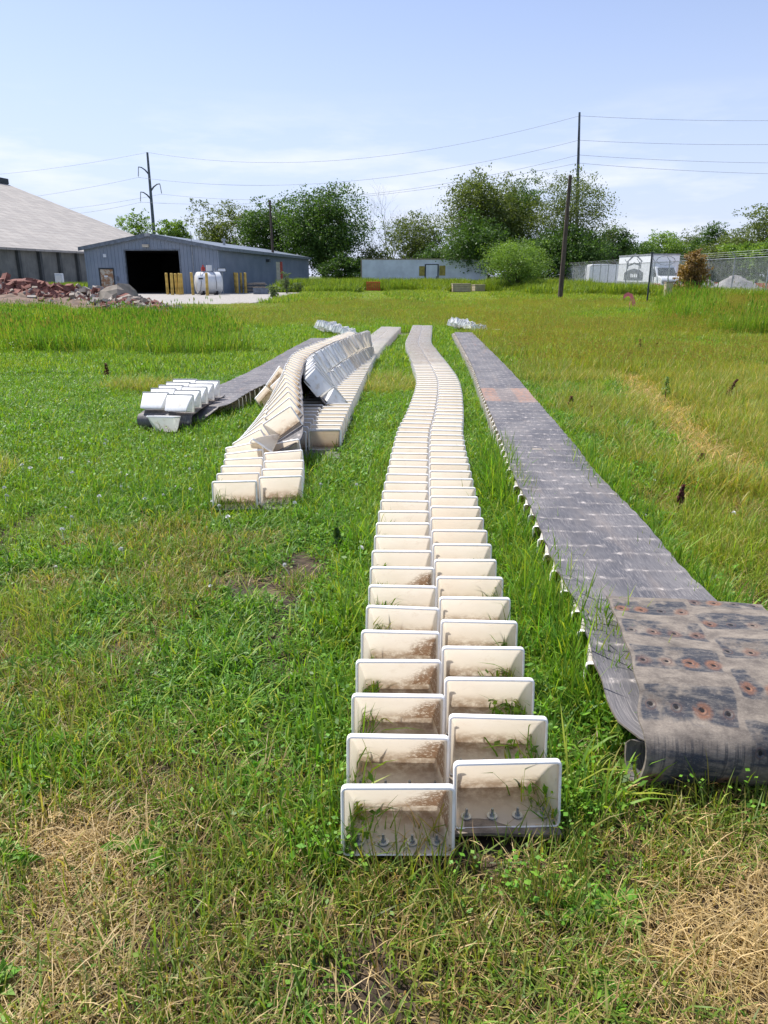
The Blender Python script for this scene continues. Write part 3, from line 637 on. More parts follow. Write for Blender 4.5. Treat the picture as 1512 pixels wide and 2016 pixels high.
Pn = grid(.55, 6.2, .088); Pn = Pn[clear(Pn, .03)]; x, y = Pn[:, 0], Pn[:, 1]
n1 = vnoise(x, y, 1.3, 1)*.65+vnoise(x, y, 4.5, 2)*.35; n2 = vnoise(x, y, .7, 3)*.6+vnoise(x, y, 2.6, 4)*.4; n3 = vnoise(x, y, 2.3, 5)
dry = n2+.10*np.clip((2.1-y)/1.1, 0, 1)+.42*np.exp(-((x-1.35)**2/.25+(y-1.25)**2/.25))+.16*np.exp(-((x+1.5)**2/.4+(y-2.6)**2/.5))+.26*np.exp(-((x+.85)**2/.10+(y-1.5)**2/.15))
idx = rng.integers(0, 5, len(Pn)); idx = np.where(n1 > .52, rng.integers(5, 9, len(Pn)), idx); idx = np.where((x > 1.7) & (y > 1.8), rng.integers(14, 16, len(Pn)), idx); idx = np.where((n3 > .72) & (y < 4), 14, idx)
yb = np.clip((2.5-y)/1.0, 0, 1); idx = np.where((rng.uniform(0, 1, len(Pn)) < yb*.9) & (n1 < .60), rng.integers(9, 12, len(Pn)), idx)
idx = np.where((dry > .62) & (rng.uniform(0, 1, len(Pn)) < .75), rng.integers(9, 12, len(Pn)), idx); idx = np.where((dry+rng.normal(0, .05, len(Pn)) > .93), rng.integers(12, 14, len(Pn)), idx)
idx = np.where(rng.uniform(0, 1, len(Pn)) < .045, rng.integers(16, 19, len(Pn)), idx)
keep = ~((n3 < .25) & (rng.uniform(0, 1, len(Pn)) < .75)); keep &= ~((dry > .55) & (dry < .7) & (rng.uniform(0, 1, len(Pn)) < .22))
Pn = Pn[keep]; idx = idx[keep]
def edge(rb, offs, cnt, y1, side=(-1, 1)):
    L = []
    while len(L) < cnt:
        c, t_, n_, r_v = rb.at(random.uniform(0, rb.len))
        if c[1] < y1 and not (rb is rE and c[1] < 2.42): q_ = random.choice(side)*rng.uniform(*offs); L.append((c[0]+r_v[0]*q_, c[1]+r_v[1]*q_))
    return np.array(L)
Ed = np.concatenate([edge(rE, (.33, .43), 700, 7, (1, -1, -1)), edge(rA, (.37, .44), 200, 7), edge(rC, (.37, .44), 60, 7)]); Pn = np.concatenate([Pn, Ed]); idx = np.concatenate([idx, rng.integers(0, 9, len(Ed))])
n = len(Pn); s = rng.uniform(.75, 1.25, n)*np.where(Pn[:, 1] < 2, .9, 1.); s[-len(Ed):] *= 1.15; eh = np.full(len(Ed), 1.3); eh[:700] = 1.8; z = [gz(q)-.012 for q in Pn[:, 1]]
scatter('lawn_grass', 'mixed green grass, clover and dry straw close to the viewer', c1, np.c_[Pn, z], idx, np.c_[rng.normal(0, .08, n), rng.normal(0, .08, n), rng.uniform(0, 6.28, n)], np.c_[s, s, s*rng.uniform(.75, 1.2, n)*(.62+.85*vnoise(Pn[:, 0], Pn[:, 1], 2.4, 41)*.6+.85*vnoise(Pn[:, 0], Pn[:, 1], 6., 42)*.4)*np.r_[np.ones(n-len(Ed)), eh]])
# --- mid turf
c2 = mkcol('turf_mid')
for i in range(4): proto(c2, 'b%02d' % i, [blades(130, .25, (.06, .15), (.004, .008), GRN, (.3, 1.1), .35), leaves(90, .25, (.02, .08), (.02, .04), LUS)], M['grass'])
for i in range(4, 7): proto(c2, 'b%02d' % i, [blades(140, .25, (.08, .18), (.005, .010), LUS+GRN, (.4, 1.1), .4), leaves(90, .25, (.02, .10), (.02, .042), LUS+DK)], M['grass'])
for i in range(7, 10): proto(c2, 'b%02d' % i, [blades(190, .27, (.12, .30), (.003, .006), MED, (.3, 1.0), .3), blades(30, .25, (.1, .3), (.003, .005), DRY, (.4, 1.1), .4)], M['grass'])
proto(c2, 'b10', [blades(170, .27, (.08, .22), (.003, .006), DRY[:3]+MED, (.7, 1.3), .6)], M['grass'])
Pn = grid(5.9, 14.5, .19); Pn = Pn[clear(Pn, .10)]; x, y = Pn[:, 0], Pn[:, 1]; n = len(Pn); n1 = vnoise(x, y, .9, 7)*.6+vnoise(x, y, 3, 8)*.4; n2 = vnoise(x, y, .5, 9)
idx = np.where(n1 > .5, rng.integers(4, 7, n), rng.integers(0, 4, n)); mead = (x > 1.9+.05*y+.5*(n2-.5)); idx = np.where(mead & (n1 < .62), rng.integers(7, 10, n), idx)
path = np.abs(x-(3.2+.12*(y-6)**1.2)) < .35; idx = np.where(mead & (path | (n2 > .82)), 10, idx); idx = np.where((~mead) & (n2 > .86), 7, idx); Ed = np.concatenate([edge(rE, (.36, .48), 700, 22, (1, -1, -1)), edge(rD, (.42, .5), 160, 20), edge(rA, (.43, .5), 120, 24), edge(rB, (.43, .5), 90, 24)]); Pn = np.concatenate([Pn, Ed]); idx = np.concatenate([idx, rng.integers(0, 7, len(Ed))]); x, y = Pn[:, 0], Pn[:, 1]; n = len(Pn)
s = rng.uniform(.8, 1.25, n); z = [gz(q)-.012 for q in y]
scatter('field_grass', 'lush green grass of the middle distance around the belts', c2, np.c_[Pn, z], idx, np.c_[rng.normal(0, .06, n), rng.normal(0, .06, n), rng.uniform(0, 6.28, n)], np.c_[s, s, s*rng.uniform(.75, 1.3, n)])
# --- far meadow
c3 = mkcol('turf_far')
for i in range(4): proto(c3, 'c%02d' % i, [blades(330, .55, (.12, .26), (.008, .015), GRN, (.2, .9), .3), leaves(120, .5, (.03, .14), (.04, .07), LUS)], M['grass'])
for i in range(4, 8): proto(c3, 'c%02d' % i, [blades(360, .55, (.18, .36), (.006, .012), MED, (.2, .8), .25), stalks(34, .5, (.25, .42), (.004, .006), MED, [(.26, .23, .12), (.22, .26, .09)])], M['grass'])
for i in range(8, 11): proto(c3, 'c%02d' % i, [blades(330, .55, (.25, .62), (.008, .015), LUS+GRN+MED, (.1, .6), .2), leaves(90, .5, (.05, .40), (.04, .08), LUS+GRN), stalks(16, .5, (.5, .85), (.008, .012), GRN, LUS+[(.2, .2, .08)], .25, .014)], M['grass'])
Pn = grid(14.2, 47, .42, .60, 1.5); Pn = Pn[clear(Pn, .22)]; Pn = Pn[~((Pn[:, 0] < -7.2) & (Pn[:, 1] > 45.2) & (Pn[:, 0] > -21))]; x, y = Pn[:, 0], Pn[:, 1]; n = len(Pn); n1 = vnoise(x, y, .35, 17)*.6+vnoise(x, y, 1.2, 18)*.4
mead = (x > 2.4+.02*y) | ((y > 27)) ; idx = np.where(mead, np.where((n1 < .62) & (rng.uniform(0, 1, n) < np.where(y > 27, .55, 1.)), rng.integers(4, 8, n), rng.integers(0, 4, n)), rng.integers(0, 4, n))
tall = (x < np.where(y > 37, -.43*y, -.27*y+1.3)+2.5*(n1-.5)) & (y > 18) & (y < 46); idx = np.where(tall & (n1 > .30) & (rng.uniform(0, 1, n) < .55), rng.integers(8, 11, n), idx); rt_ = (x > .36*y+3*(n1-.5)) & (y > 24); idx = np.where(rt_ & (n1 > .3), rng.integers(4, 8, n), idx); idx = np.where(rt_ & (n1 > .6) & (rng.uniform(0, 1, n) < .3), rng.integers(8, 11, n), idx)
s = rng.uniform(.75, 1.2, n); z = [gz(q)-.012 for q in y]; hz = np.where(idx >= 8, rng.uniform(.7, 1.25, n), rng.uniform(.7, 1.15, n)); hz = np.where(rt_, hz*1.5, hz); hz = np.where((x < -5) & (y > 36) & (x > -.43*y), .38, hz); hz = np.where((x < -.2*y) & (y > 30), hz*.55, hz)
scatter('meadow_grass', 'seeding meadow grass beyond the belts', c3, np.c_[Pn, z], idx, np.c_[rng.normal(0, .05, n), rng.normal(0, .05, n), rng.uniform(0, 6.28, n)], np.c_[s, s, s*hz])
# --- rear strip up to the buildings
c4 = mkcol('turf_rear')
for i in range(3): proto(c4, 'd%02d' % i, [blades(420, 1.1, (.2, .45), (.02, .035), MED+GRN, (.1, .7), .25)], M['grass'])
for i in range(3, 6): proto(c4, 'd%02d' % i, [blades(420, 1.1, (.6, 1.3), (.03, .05), [(.13, .22, .035), (.17, .25, .045), (.09, .17, .03)], (.1, .5), .15), leaves(160, 1., (.2, .9), (.08, .16), LUS+GRN)], M['grass'])
Pn = grid(46, 100, .95, .50, 2); x, y = Pn[:, 0], Pn[:, 1]; n1 = vnoise(x, y, .12, 27)*.6+vnoise(x, y, .5, 28)*.4
ok = ~((x < -6.6) & (y > 44) & (x > -60)); ok |= (x < -30) & (y > 64) & (y < 80) & (x > -46)
ok &= ~(x > 24.6); ok &= ~((x < -6.4) & (y > 73.5) & (x > -30)); 
ok |= (x > -10.8) & (x < -5.2) & (y > 79) & (y < 98)
ok |= (x > 24) & (x < 25.6) & (y > 46)
Pn = Pn[ok]; x, y = Pn[:, 0], Pn[:, 1]; n = len(Pn); n1 = n1[ok]
idx = rng.integers(0, 3, n); hi = ((y > 76+8*(n1-.5)) & (x > -11)) | ((x > 20.2) & (n1 > .25)) | ((x > -12) & (x < -2) & (y > 70)) | (x < -30) | ((x > 12) & (y > 56) & (n1 > .45))
idx = np.where(hi, rng.integers(3, 6, n), idx); s = rng.uniform(.8, 1.2, n); low = np.zeros(n, bool)
for px_, Y_ in ((735, 83), (908, 77), (942, 80)): cx_ = at(px_, 560, Y_).x; low |= (np.abs(x-cx_*y/Y_) < 2.0) & (y < Y_+.8)
idx = np.where(low, rng.integers(0, 3, n), idx); hz = np.where((x < -30), .8, np.where((x > 20), .72, rng.uniform(.6, 1.15, n))); hz = np.where(low, .35, hz)
scatter('tall_grass', 'tall bright grass in front of the trailer, sheds and fence', c4, np.c_[Pn, [gz(q)-.01 for q in y]], idx, np.c_[np.zeros(n), np.zeros(n), rng.uniform(0, 6.28, n)], np.c_[s, s, s*hz])
# --- stray blades and vines growing up around the near buckets
c5 = mkcol('stray'); WEE = [(.06, .13, .025), (.10, .17, .03), (.16, .17, .05)]
for i in range(3): proto(c5, 'e%02d' % i, [blades(9, .05, (.12, .26), (.0025, .005), WEE, (.2, .8), .35)], M['grass'])
for i in range(3, 6):
    proto(c5, 'e%02d' % i, [blades(3, .04, (.12, .22), (.003, .004), WEE, (.2, .6), .3), leaves(12, .05, (.02, .14), (.010, .022), LUS, .8)], M['grass'])
Ps = []
for k in range(230):
    s_ = s_first-.1+26*random.random()**1.7; c, t_, n_, r_v = rA.at(s_); side = random.choice((-1, 1)); Ps.append((c[0]+r_v[0]*side*rng.uniform(.33, .40), c[1]+r_v[1]*side*.36))
for k in range(26): Ps.append((rng.uniform(-.12, .60), rng.uniform(1.60, 1.67) if k % 2 else rng.uniform(1.52, 1.64)))
for k in range(90):
    c, t_, n_, r_v = rE.at(lowE*(1-random.random()**1.7)); side = random.choice((-1, 1)); Ps.append((c[0]+r_v[0]*side*.38, c[1]+r_v[1]*side*.38))
for k in range(60):
    c, t_, n_, r_v = rC.at(4*random.random()); side = random.choice((-1, 1)); Ps.append((c[0]+r_v[0]*side*.37, c[1]+r_v[1]*side*.37))
for k in range(20): Ps.append((rng.uniform(.9, 1.6), rng.uniform(1.86, 1.98)))
Ps = np.array(Ps); n = len(Ps); s = rng.uniform(.7, 1.15, n)
scatter('stray_blades', 'stray grass blades and vines leaning over the buckets and belt edges', c5, np.c_[Ps, [gz(q)-.01 for q in Ps[:, 1]]], rng.integers(0, 6, n), np.c_[rng.normal(0, .12, (n, 2)), rng.uniform(0, 6.28, n)], np.c_[s, s, s])
# --- clover flowers
c6 = mkcol('flowers'); fb = MB()
for k in range(26):
    a = random.uniform(0, 6.28); e_ = random.uniform(0, 1.5); d_ = Vector((math.cos(a)*math.cos(e_), math.sin(a)*math.cos(e_), math.sin(e_))); q_ = d_.orthogonal().normalized()*.003; c_ = Vector((0, 0, .085)); fb.add([c_+d_*.003-q_, c_+d_*.003+q_, c_+d_*.013+q_, c_+d_*.013-q_], [(0, 1, 2, 3)])
fb.tube([(0, 0, 0), (.004, 0, .085)], .001, 4)
fm = bpy.data.meshes.new('f00'); fm.from_pydata(fb.v, [], fb.f); fm.materials.append(M['flower']); fo = bpy.data.objects.new('f00', fm); c6.objects.link(fo)
Ps = np.concatenate([np.c_[rng.normal(-2.2, 1.3, 60), rng.normal(5.4, .9, 60)], np.c_[rng.uniform(-3, 3.5, 50), rng.uniform(3.2, 9, 50)]]); Ps = Ps[clear(Ps, .1)]; n = len(Ps); s = rng.uniform(.9, 1.6, n)
scatter('clover_flowers', 'small white clover flowers dotted through the lawn', c6, np.c_[Ps, [gz(q) for q in Ps[:, 1]]], np.zeros(n), np.c_[rng.normal(0, .2, (n, 2)), rng.uniform(0, 6, n)], np.c_[s, s, s])

# ------------------------------------------------------------------ trees and shrubs
def tree(name, label, px, Y, top, wpx, base=.18, leaf='leafA', n=9000, ls=.30, clumps=46, cat='tree', group=None, seed=0, bark='bark', gap=.0, lean=0., twiggy=False, yw=.8, lo_py=None):
    q = np.random.default_rng(seed*13+5); g = at(px, 540, Y); zt = at(px, top, Y).z; W = wpx/F*Y*1.0; Hh = zt; z0 = Hh*base
    root = thing(name, label, cat, (g.x, Y, gz(Y)), 0, group)
    rx = W/2; rzz = (Hh-z0)/2; zc = z0+rzz; cl = []
    tries = 0
    while len(cl) < clumps and tries < 4000:
        tries += 1; p = q.uniform(-1, 1, 3); rr = np.linalg.norm(p)
        if rr > 1 or rr < .25: continue
        if p[2] > 0: pass
        sh = 1-.22*q.uniform() ; k = .80*sh
        cl.append((p[0]*rx*k*(1+.15*math.sin(3*p[2]+seed)), p[1]*rx*yw*k, zc+p[2]*rzz*k*1.04, q.uniform(.13, .24)*min(W, 1.3*Hh)*(.75 if abs(p[2]) > .6 else 1)))
    m = MB(); hb = Hh*max(base, .12); m.tube([(0, 0, -.2), (.01*W, 0, hb*.6), (lean, 0, hb*1.2), (lean*1.5, 0, zc)], [W*.028+.05, W*.022+.04, W*.018+.03, W*.008+.02], 7)
    order = sorted(range(len(cl)), key=lambda i: -cl[i][3])[:26]
    for i in order:
        c = cl[i]; b0 = Vector((lean*.8, 0, hb*(.7+.6*q.uniform()))); e_ = Vector(c[:3]); mid = b0.lerp(e_, .5)+Vector((q.normal(0, .05)*W, q.normal(0, .05)*W, .06*Hh)); m.tube([b0, mid, e_], [W*.012+.02, W*.007+.012, .012], 5)
    m.build('trunk', M[bark], root, 60)
    if n:
        vol = np.array([c[3]**2 for c in cl]); cnt = (n*1.5*vol/vol.sum()).astype(int); Ps_ = []
        for c, k in zip(cl, cnt):
            d_ = q.normal(0, 1, (k, 3)); d_ /= np.linalg.norm(d_, axis=1)[:, None]; rad_ = c[3]*(.5+.55*q.uniform(0, 1, (k, 1))**.7); sc_ = np.array(c[:3])+(d_*rad_*np.array([1, 1, .75]))[:max(2, k//16)]; Ps_.append(sc_[q.integers(0, len(sc_), k)]+q.normal(0, 1, (k, 3))*c[3]*np.array([.17, .17, .11]))
        Pc = np.concatenate(Ps_); zq = np.quantile(Pc[:, 2], .997); zl = Pc[:, 2].min(); Pc[:, 2] = z0*.8+(Pc[:, 2]-zl)*(zt-z0*.8)/(zq-zl); xq = np.quantile(np.abs(Pc[:, 0]), .985); Pc[:, :2] *= rx*1.08/xq; Pc[:, 2] = np.maximum(Pc[:, 2], .05); k = len(Pc); nr = q.normal(0, 1, (k, 3)); nr[:, 2] = np.abs(nr[:, 2])+.3; nr /= np.linalg.norm(nr, axis=1)[:, None]
        a_ = np.cross(nr, q.normal(0, 1, (k, 3))); a_ /= np.linalg.norm(a_, axis=1)[:, None]; b_ = np.cross(nr, a_); s_ = (ls*.98*q.uniform(.55, 1.35, (k, 1)))/2
        V = np.stack([Pc-a_*s_, Pc-b_*s_*.6, Pc+a_*s_, Pc+b_*s_*.6], 1).reshape(-1, 3); i_ = np.arange(k)*4
        link('crown', np_mesh('crown', V, np.stack([i_, i_+1, i_+2, i_+3], 1)), M[leaf], root)
    return root
def bare_tree(name, label, px, Y, top, wpx, seed):
    q = random.Random(seed); g = at(px, 540, Y); zt = at(px, top, Y).z; root = thing(name, label, 'bare tree', (g.x, Y, 0)); m = MB(); W = wpx/F*Y
    def br(p, d_, L, r, lev):
        pts = [p]; c = p.copy(); dd_ = d_.copy()
        for k in range(4): dd_ = (dd_+Vector((q.uniform(-.16, .16), q.uniform(-.16, .16), q.uniform(-.03, .13)))).normalized(); c = c+dd_*L/4; pts.append(c.copy())
        m.tube(pts, [r*(1-.16*k) for k in range(5)], 5 if lev < 2 else 3, False)
        if lev < 5:
            for k in range(3 if lev < 4 else 2):
                ax = Vector((q.uniform(-1, 1), q.uniform(-1, 1), q.uniform(-.2, .6))).normalized(); br(pts[q.choice((2, 3, 4))], (dd_+ax*.75).normalized(), L*q.uniform(.55, .75), r*.5, lev+1)
    for k in range(3): br(Vector((0, 0, 0)), Vector((q.uniform(-.35, .35), q.uniform(-.2, .2), 1)).normalized(), zt*.48, .16, 0)
    m.build('trunk', M['grey_bark'], root); return root
tree('broadleaf_tree', 'small airy tree standing alone behind the grey shed roof at far left', 272, 165, 412, 64, .35, 'leafC', 2200, .42, 20, seed=1)
tree('broadleaf_tree', 'light green low tree showing over the shed roof just right of the steel pylon', 350, 150, 434, 70, .1, 'leafC', 5000, .4, 34, seed=2)
tree('broadleaf_tree', 'sparse twiggy tree with thin crown between the light green tree and the olive one', 405, 155, 392, 70, .1, 'leafB', 1500, .35, 24, seed=31, bark='grey_bark')
tree('broadleaf_tree', 'olive green tree rising behind the middle of the shed roof', 455, 145, 400, 110, .1, 'leafB', 12000, .38, 50, seed=3)
tree('broadleaf_tree', 'dark green tree behind the bare wooden pole and shed roof', 540, 135, 392, 110, .08, 'leafA', 12000, .38, 50, seed=4)
tree('broadleaf_tree', 'large dense dark tree beside the right end of the grey shed', 636, 128, 367, 150, .06, 'leafA', 26000, .36, 80, seed=5)
bare_tree('bare_tree', 'leafless grey tree rising above the white trailer', 765, 140, 388, 120, 21)
bare_tree('bare_tree', 'small leafless tree behind the leafy tree right of the bigger bare one', 812, 150, 405, 60, 9)
tree('broadleaf_tree', 'mid-size rounded tree behind the door of the white trailer', 822, 132, 418, 112, .1, 'leafB', 9000, .32, 50, seed=6)
tree('broadleaf_tree', 'tall green tree left part of the big clump above the right end of the trailer', 955, 108, 342, 150, .06, 'leafB', 24000, .30, 80, seed=7)
tree('broadleaf_tree', 'tall narrow tree in the middle of the big clump right of the trailer', 1020, 112, 350, 90, .1, 'leafA', 12000, .30, 56, seed=8)
tree('broadleaf_tree', 'open branched tall tree next to the leaning wooden pole', 1108, 104, 340, 150, .12, 'leafB', 13000, .25, 52, seed=41)
tree('broadleaf_tree', 'dark low tree with heavy foliage at the foot of the open branched tree', 1120, 100, 440, 140, .05, 'leafA', 16000, .28, 56, seed=10)
tree('broadleaf_tree', 'dark green lower tree in front of the big clump above the trailer end', 940, 100, 418, 120, .05, 'leafA', 16000, .28, 60, seed=11)
tree('leafy_bush', 'big round light green bush at the right end of the white trailer', 1018, 74, 473, 112, .0, 'leafC', 16000, .13, 70, 'bush', seed=12)
tree('broadleaf_tree', 'small pointed tree standing behind the white vehicles left of the treeline', 1205, 150, 446, 66, .1, 'leafA', 6000, .38, 36, seed=13)
tree('leafy_bush', 'dark bushes filling the gap right of the dense tree by the shed end', 680, 120, 498, 90, .0, 'leafA', 7000, .3, 34, 'bush', seed=14)
tree('leafy_bush', 'low olive bush behind the left half of the trailer', 745, 125, 482, 80, .0, 'leafB', 5000, .3, 30, 'bush', seed=15)
tree('leafy_bush', 'dark shrub growth behind the trailer under the bare tree', 860, 122, 480, 90, .0, 'leafA', 7000, .3, 34, 'bush', seed=16)
tree('leafy_bush', 'shaded undergrowth behind the leaning wooden pole', 1060, 98, 470, 110, .0, 'leafA', 8000, .28, 36, 'bush', seed=17)
for i, (px, Y, top, w, lf, lab) in enumerate([(1175, 158, 482, 70, 'leafA', 'low dark tree just right of the tall clump behind the white van'), (1245, 165, 478, 80, 'leafA', 'low dark tree behind the front of the white van'), (1300, 170, 456, 90, 'leafC', 'light green tree in the row above the box truck'), (1352, 175, 452, 80, 'leafB', 'olive tree in the row above the vine covered fence'), (1385, 160, 440, 60, 'leafA', 'darker tree poking out of the row above the vine covered fence'), (1425, 150, 455, 90, 'leafB', 'pale olive tree above the gravel heap'), (1490, 140, 405, 110, 'leafB', 'tallest tree of the row at the right edge'), (1455, 120, 480, 90, 'leafC', 'bright low tree behind the orange barrier'), (1515, 115, 470, 80, 'leafC', 'bright leafy tree cut by the right edge'), (1390, 118, 492, 80, 'leafB', 'low bushy tree just above the orange barrier by the vines')]):
    tree('broadleaf_tree', lab, px, Y, top, w, .04, lf, 9000, .36, 42, seed=50+i)
tree('vine_bush', 'brown and yellow vine bush smothering the chain link fence beside the box truck', 1364, 54.5, 493, 52, .0, 'leafD', 5200, .16, 60, 'vine', seed=70, bark='polewood')
for i, (px, py, top, w, lab) in enumerate([(537, 590, 560, 40, 'sage green shrub nearest the gravel, in front of the timber stack'), (563, 578, 535, 34, 'taller sage green shrub against the shed side wall'), (588, 576, 556, 30, 'small sage shrub at the far end of the shed side'), (495, 700, 668, 70, 'low leafy weed clump left of the grey belt in the long grass'), (335, 690, 664, 50, 'broad leaved pale weed clump left of the grey belt')]):
    g = G(px, py); tree('shrub', lab, px, g.y, top, w*.62, .0, 'leafE' if i < 3 else 'leafC', 1700, .09 if i < 3 else .07, 26, 'shrub', seed=80+i)

# ------------------------------------------------------------------ grain warehouse at far left
P0 = Vector((-41.5, 83.6, 0)); P1 = Vector((-33.8, 131, 0)); dw = (P1-P0).normalized(); st = P0-dw*34; Lw = (P1-st).length; az = math.atan2(dw.y, dw.x)-math.pi/2
wh = thing('grain_warehouse', 'huge low warehouse with a sloping tan roof and buttressed concrete wall at left', 'warehouse', st, az)   # local: wall along +y at x=0, building towards -x
rise = .374; EH = 4.8; wall = MB(); wall.box(-.4, 0, 0, Lw, 0, EH); wall.prism([(0-.4, 0), (-65, 0), (-65, EH), (-32.7, EH+32.3*rise-.3), (-.4, EH)], Lw-.4, Lw-.02); wall.build('wall', M['concrete'], wh)
rf = MB(); V = []; y0, y1 = -.5, Lw+.5; xr = -32.5
def roofpt(x, y): return (x, y, EH+.05+(-x)*rise)
rme = bpy.data.meshes.new('roof'); rme.from_pydata([roofpt(.7, y0), roofpt(.7, y1), roofpt(xr, y1), roofpt(xr, y0), (.7, y0, EH-.45), (.7, y1, EH-.45), (xr, y1, EH-.3+32.5*rise), (-65, y1, EH), (-65, y0, EH)], [], [(0, 1, 2, 3), (4, 5, 1, 0), (5, 6, 2, 1), (3, 2, 7, 8)]); uv = rme.uv_layers.new(name='UVMap')
for p in rme.polygons:
    for li in p.loop_indices: v = rme.vertices[rme.loops[li].vertex_index].co; uv.data[li].uv = (v.y, -v.x*1.07)
rme.update(); link('roof', rme, M['roof'], wh)
bt = MB(); bt.box(xr-1, xr+1.2, y0, y1, EH+32.5*rise-.3, EH+32.5*rise+.55); bt.build('ridge_vent', M['darksteel'], wh)
k = 1.0
while k < Lw: MB().box(0, .38, k-.22, k+.22, 0, EH-.35).build('buttress', M['pilaster'], wh); k += 3.95
g = at(110, 549, 84); ub = thing('utility_box', 'pale utility box standing against the buttressed warehouse wall', 'utility box', (g.x+.4, g.y, 0)); MB().box(-.4, .4, -.25, .25, .3, 1.9).build('cabinet', M['offwhite'], ub, bevel=.03); MB().box(-.3, .3, -.27, -.25, .5, 1.7).build('door', M['tank'], ub); MB().box(-.35, -.2, -.2, .2, 0, .3).build('leg', M['darksteel'], ub); MB().box(.2, .35, -.2, .2, 0, .3).build('leg', M['darksteel'], ub)

# ------------------------------------------------------------------ grey shed: local x along the gable front, y into depth
RF = Vector((-15.7, 73., 0)); LF = Vector((-28.95, 74.4, 0)); ux = (RF-LF); W_ = ux.length; saz = math.atan2(ux.y, ux.x)
sh = thing('metal_shed', 'blue grey corrugated metal shed with a wide open dark doorway', 'shed', LF, saz); D_ = 42.; EV = 4.15; PK = 5.3
def sx_(px): return (px-175)/(444-175)*W_
ox0, ox1, oz = sx_(258), sx_(366), 3.95; dx0, dx1, dz = sx_(203), sx_(230), 2.28
def top(x): return EV+(PK-EV)*(1-abs(x-W_/2)/(W_/2))
w = MB()
def fr(x0, x1, z0): w.prism([(x0, z0), (x1, z0), (x1, top(x1)), (W_/2, PK) if x0 < W_/2 < x1 else (x1, top(x1)), (x0, top(x0))], 0, .12) if (x0 < W_/2 < x1) else w.prism([(x0, z0), (x1, z0), (x1, top(x1)), (x0, top(x0))], 0, .12)
fr(0, dx0, 0); fr(dx0, dx1, dz); fr(dx1, ox0, 0); fr(ox0, ox1, oz); fr(ox1, W_, 0)
sd0, sd1, sdz = 22.0, 25.2, 3.3
w.box(W_-.12, W_, .12, sd0, 0, EV); w.box(W_-.12, W_, sd0, sd1, sdz, EV); w.box(W_-.12, W_, sd1, D_, 0, EV)
w.box(0, .12, .12, D_, 0, EV); w.prism([(0, 0), (W_, 0), (W_, EV), (W_/2, PK), (0, EV)], D_, D_+.12)
x_ = .15
while x_ < W_-.1:                                # standing ribs
    zb_ = dz if dx0-.1 < x_ < dx1+.1 else (oz if ox0-.1 < x_ < ox1+.1 else 0)
    w.prism([(x_-.05, zb_), (x_+.05, zb_), (x_+.05, top(x_)-.05), (x_-.05, top(x_)-.05)], -.05, 0.); x_ += .36
y_ = .3
while y_ < D_:
    z0 = sdz if sd0-.1 < y_ < sd1+.1 else 0
    w.box(W_, W_+.05, y_-.05, y_+.05, z0, EV-.05); y_ += .36
w.build('wall', M['siding'], sh)
r_m = MB()
for sgn in (0, 1):
    xa, xb = (-.35, W_/2) if sgn == 0 else (W_/2, W_+.35)
    za, zb = (EV-.06, PK+.02) if sgn == 0 else (PK+.02, EV-.06)
    r_m.prism([(xa, za), (xb, zb), (xb, zb+.16), (xa, za+.16)], -.35, D_+.35)
r_m.build('roof', M['trim'], sh)
t_ = MB(); t_.prism([(-.37, EV-.22), (W_/2, PK-.14), (W_/2, PK+.20), (-.37, EV+.12)], -.40, -.352); t_.prism([(W_/2, PK-.14), (W_+.37, EV-.22), (W_+.37, EV+.12), (W_/2, PK+.20)], -.40, -.352); t_.box(W_+.352, W_+.45, -.40, D_+.35, EV-.22, EV+.1); t_.build('trim', M['trim'], sh)
MB().box(W_/2-.28, W_/2+.28, -.45, -.402, PK-.08, PK+.16).build('ridge_cap', M['steel'], sh)
f_ = MB(); f_.box(ox0-.12, ox0, -.07, .2, 0, oz+.12); f_.box(ox1, ox1+.12, -.07, .2, 0, oz+.12); f_.box(ox0, ox1, -.07, .2, oz, oz+.12); f_.build('door_frame', M['trim'], sh)
i_ = MB(); i_.box(.3, W_-.3, 18, 18.1, 0, EV-.2); i_.box(.3, W_-.3, .2, 18, .01, .03); i_.box(.2, .3, .2, 18, 0, EV-.2); i_.box(W_-.3, W_-.2, .2, 18, 0, EV-.2); i_.box(.3, W_-.3, .2, 18, EV-.2, EV-.1); i_.box(ox0+3.2, ox1+1, 9, 12, .03, 2.3); i_.build('interior', M['interior'], sh)
d_o = MB().box(dx0+.02, dx1-.02, .01, .07, .03, dz-.03).build('door', M['rustdoor'], sh); tag(d_o, 'tan entrance door streaked with rust')
MB().box(dx1-.25, dx1-.13, -.05, .01, 1.05, 1.1).build('handle', M['steel'], d_o)
MB().box(dx0+.38, dx0+.75, -.012, .01, 1.52, 1.68).add([(0, 0, 0)], []).build('notice', M['tank'], d_o)
ff = MB(); ff.box(dx0-.1, dx0, -.06, .13, 0, dz+.1); ff.box(dx1, dx1+.1, -.06, .13, 0, dz+.1); ff.box(dx0, dx1, -.06, .13, dz, dz+.1); ff.build('door_frame', M['darksteel'], sh)
lf_ = MB(); lf_.box(sx_(297), sx_(309), -.35, -.06, 4.25, 4.5); lf_.build('wall_light', M['beige'], sh)
MB().box(sx_(214), sx_(220), -.09, -.052, 3.35, 3.65).build('vent', M['offwhite'], sh)
MB().box(sx_(236.5), sx_(239.5), -.14, -.052, 1.2, 1.6).build('meter_box', M['trim'], sh)
sd = MB(); sd.box(W_-.08, W_-.02, sd0+.1, sd1-1.0, 0, sdz)
for k in range(11): sd.box(W_-.02, W_+.01, sd0+.1, sd1-1.0, .05+k*.3, .05+k*.3+.24)
tag(sd.build('side_door', M['beige'], sh), 'beige slatted door in the long side wall')
MB().box(W_-.1, W_+.07, sd1-1.0, sd1, 0, sdz+.05).build('door_jamb', M['red'], sh)
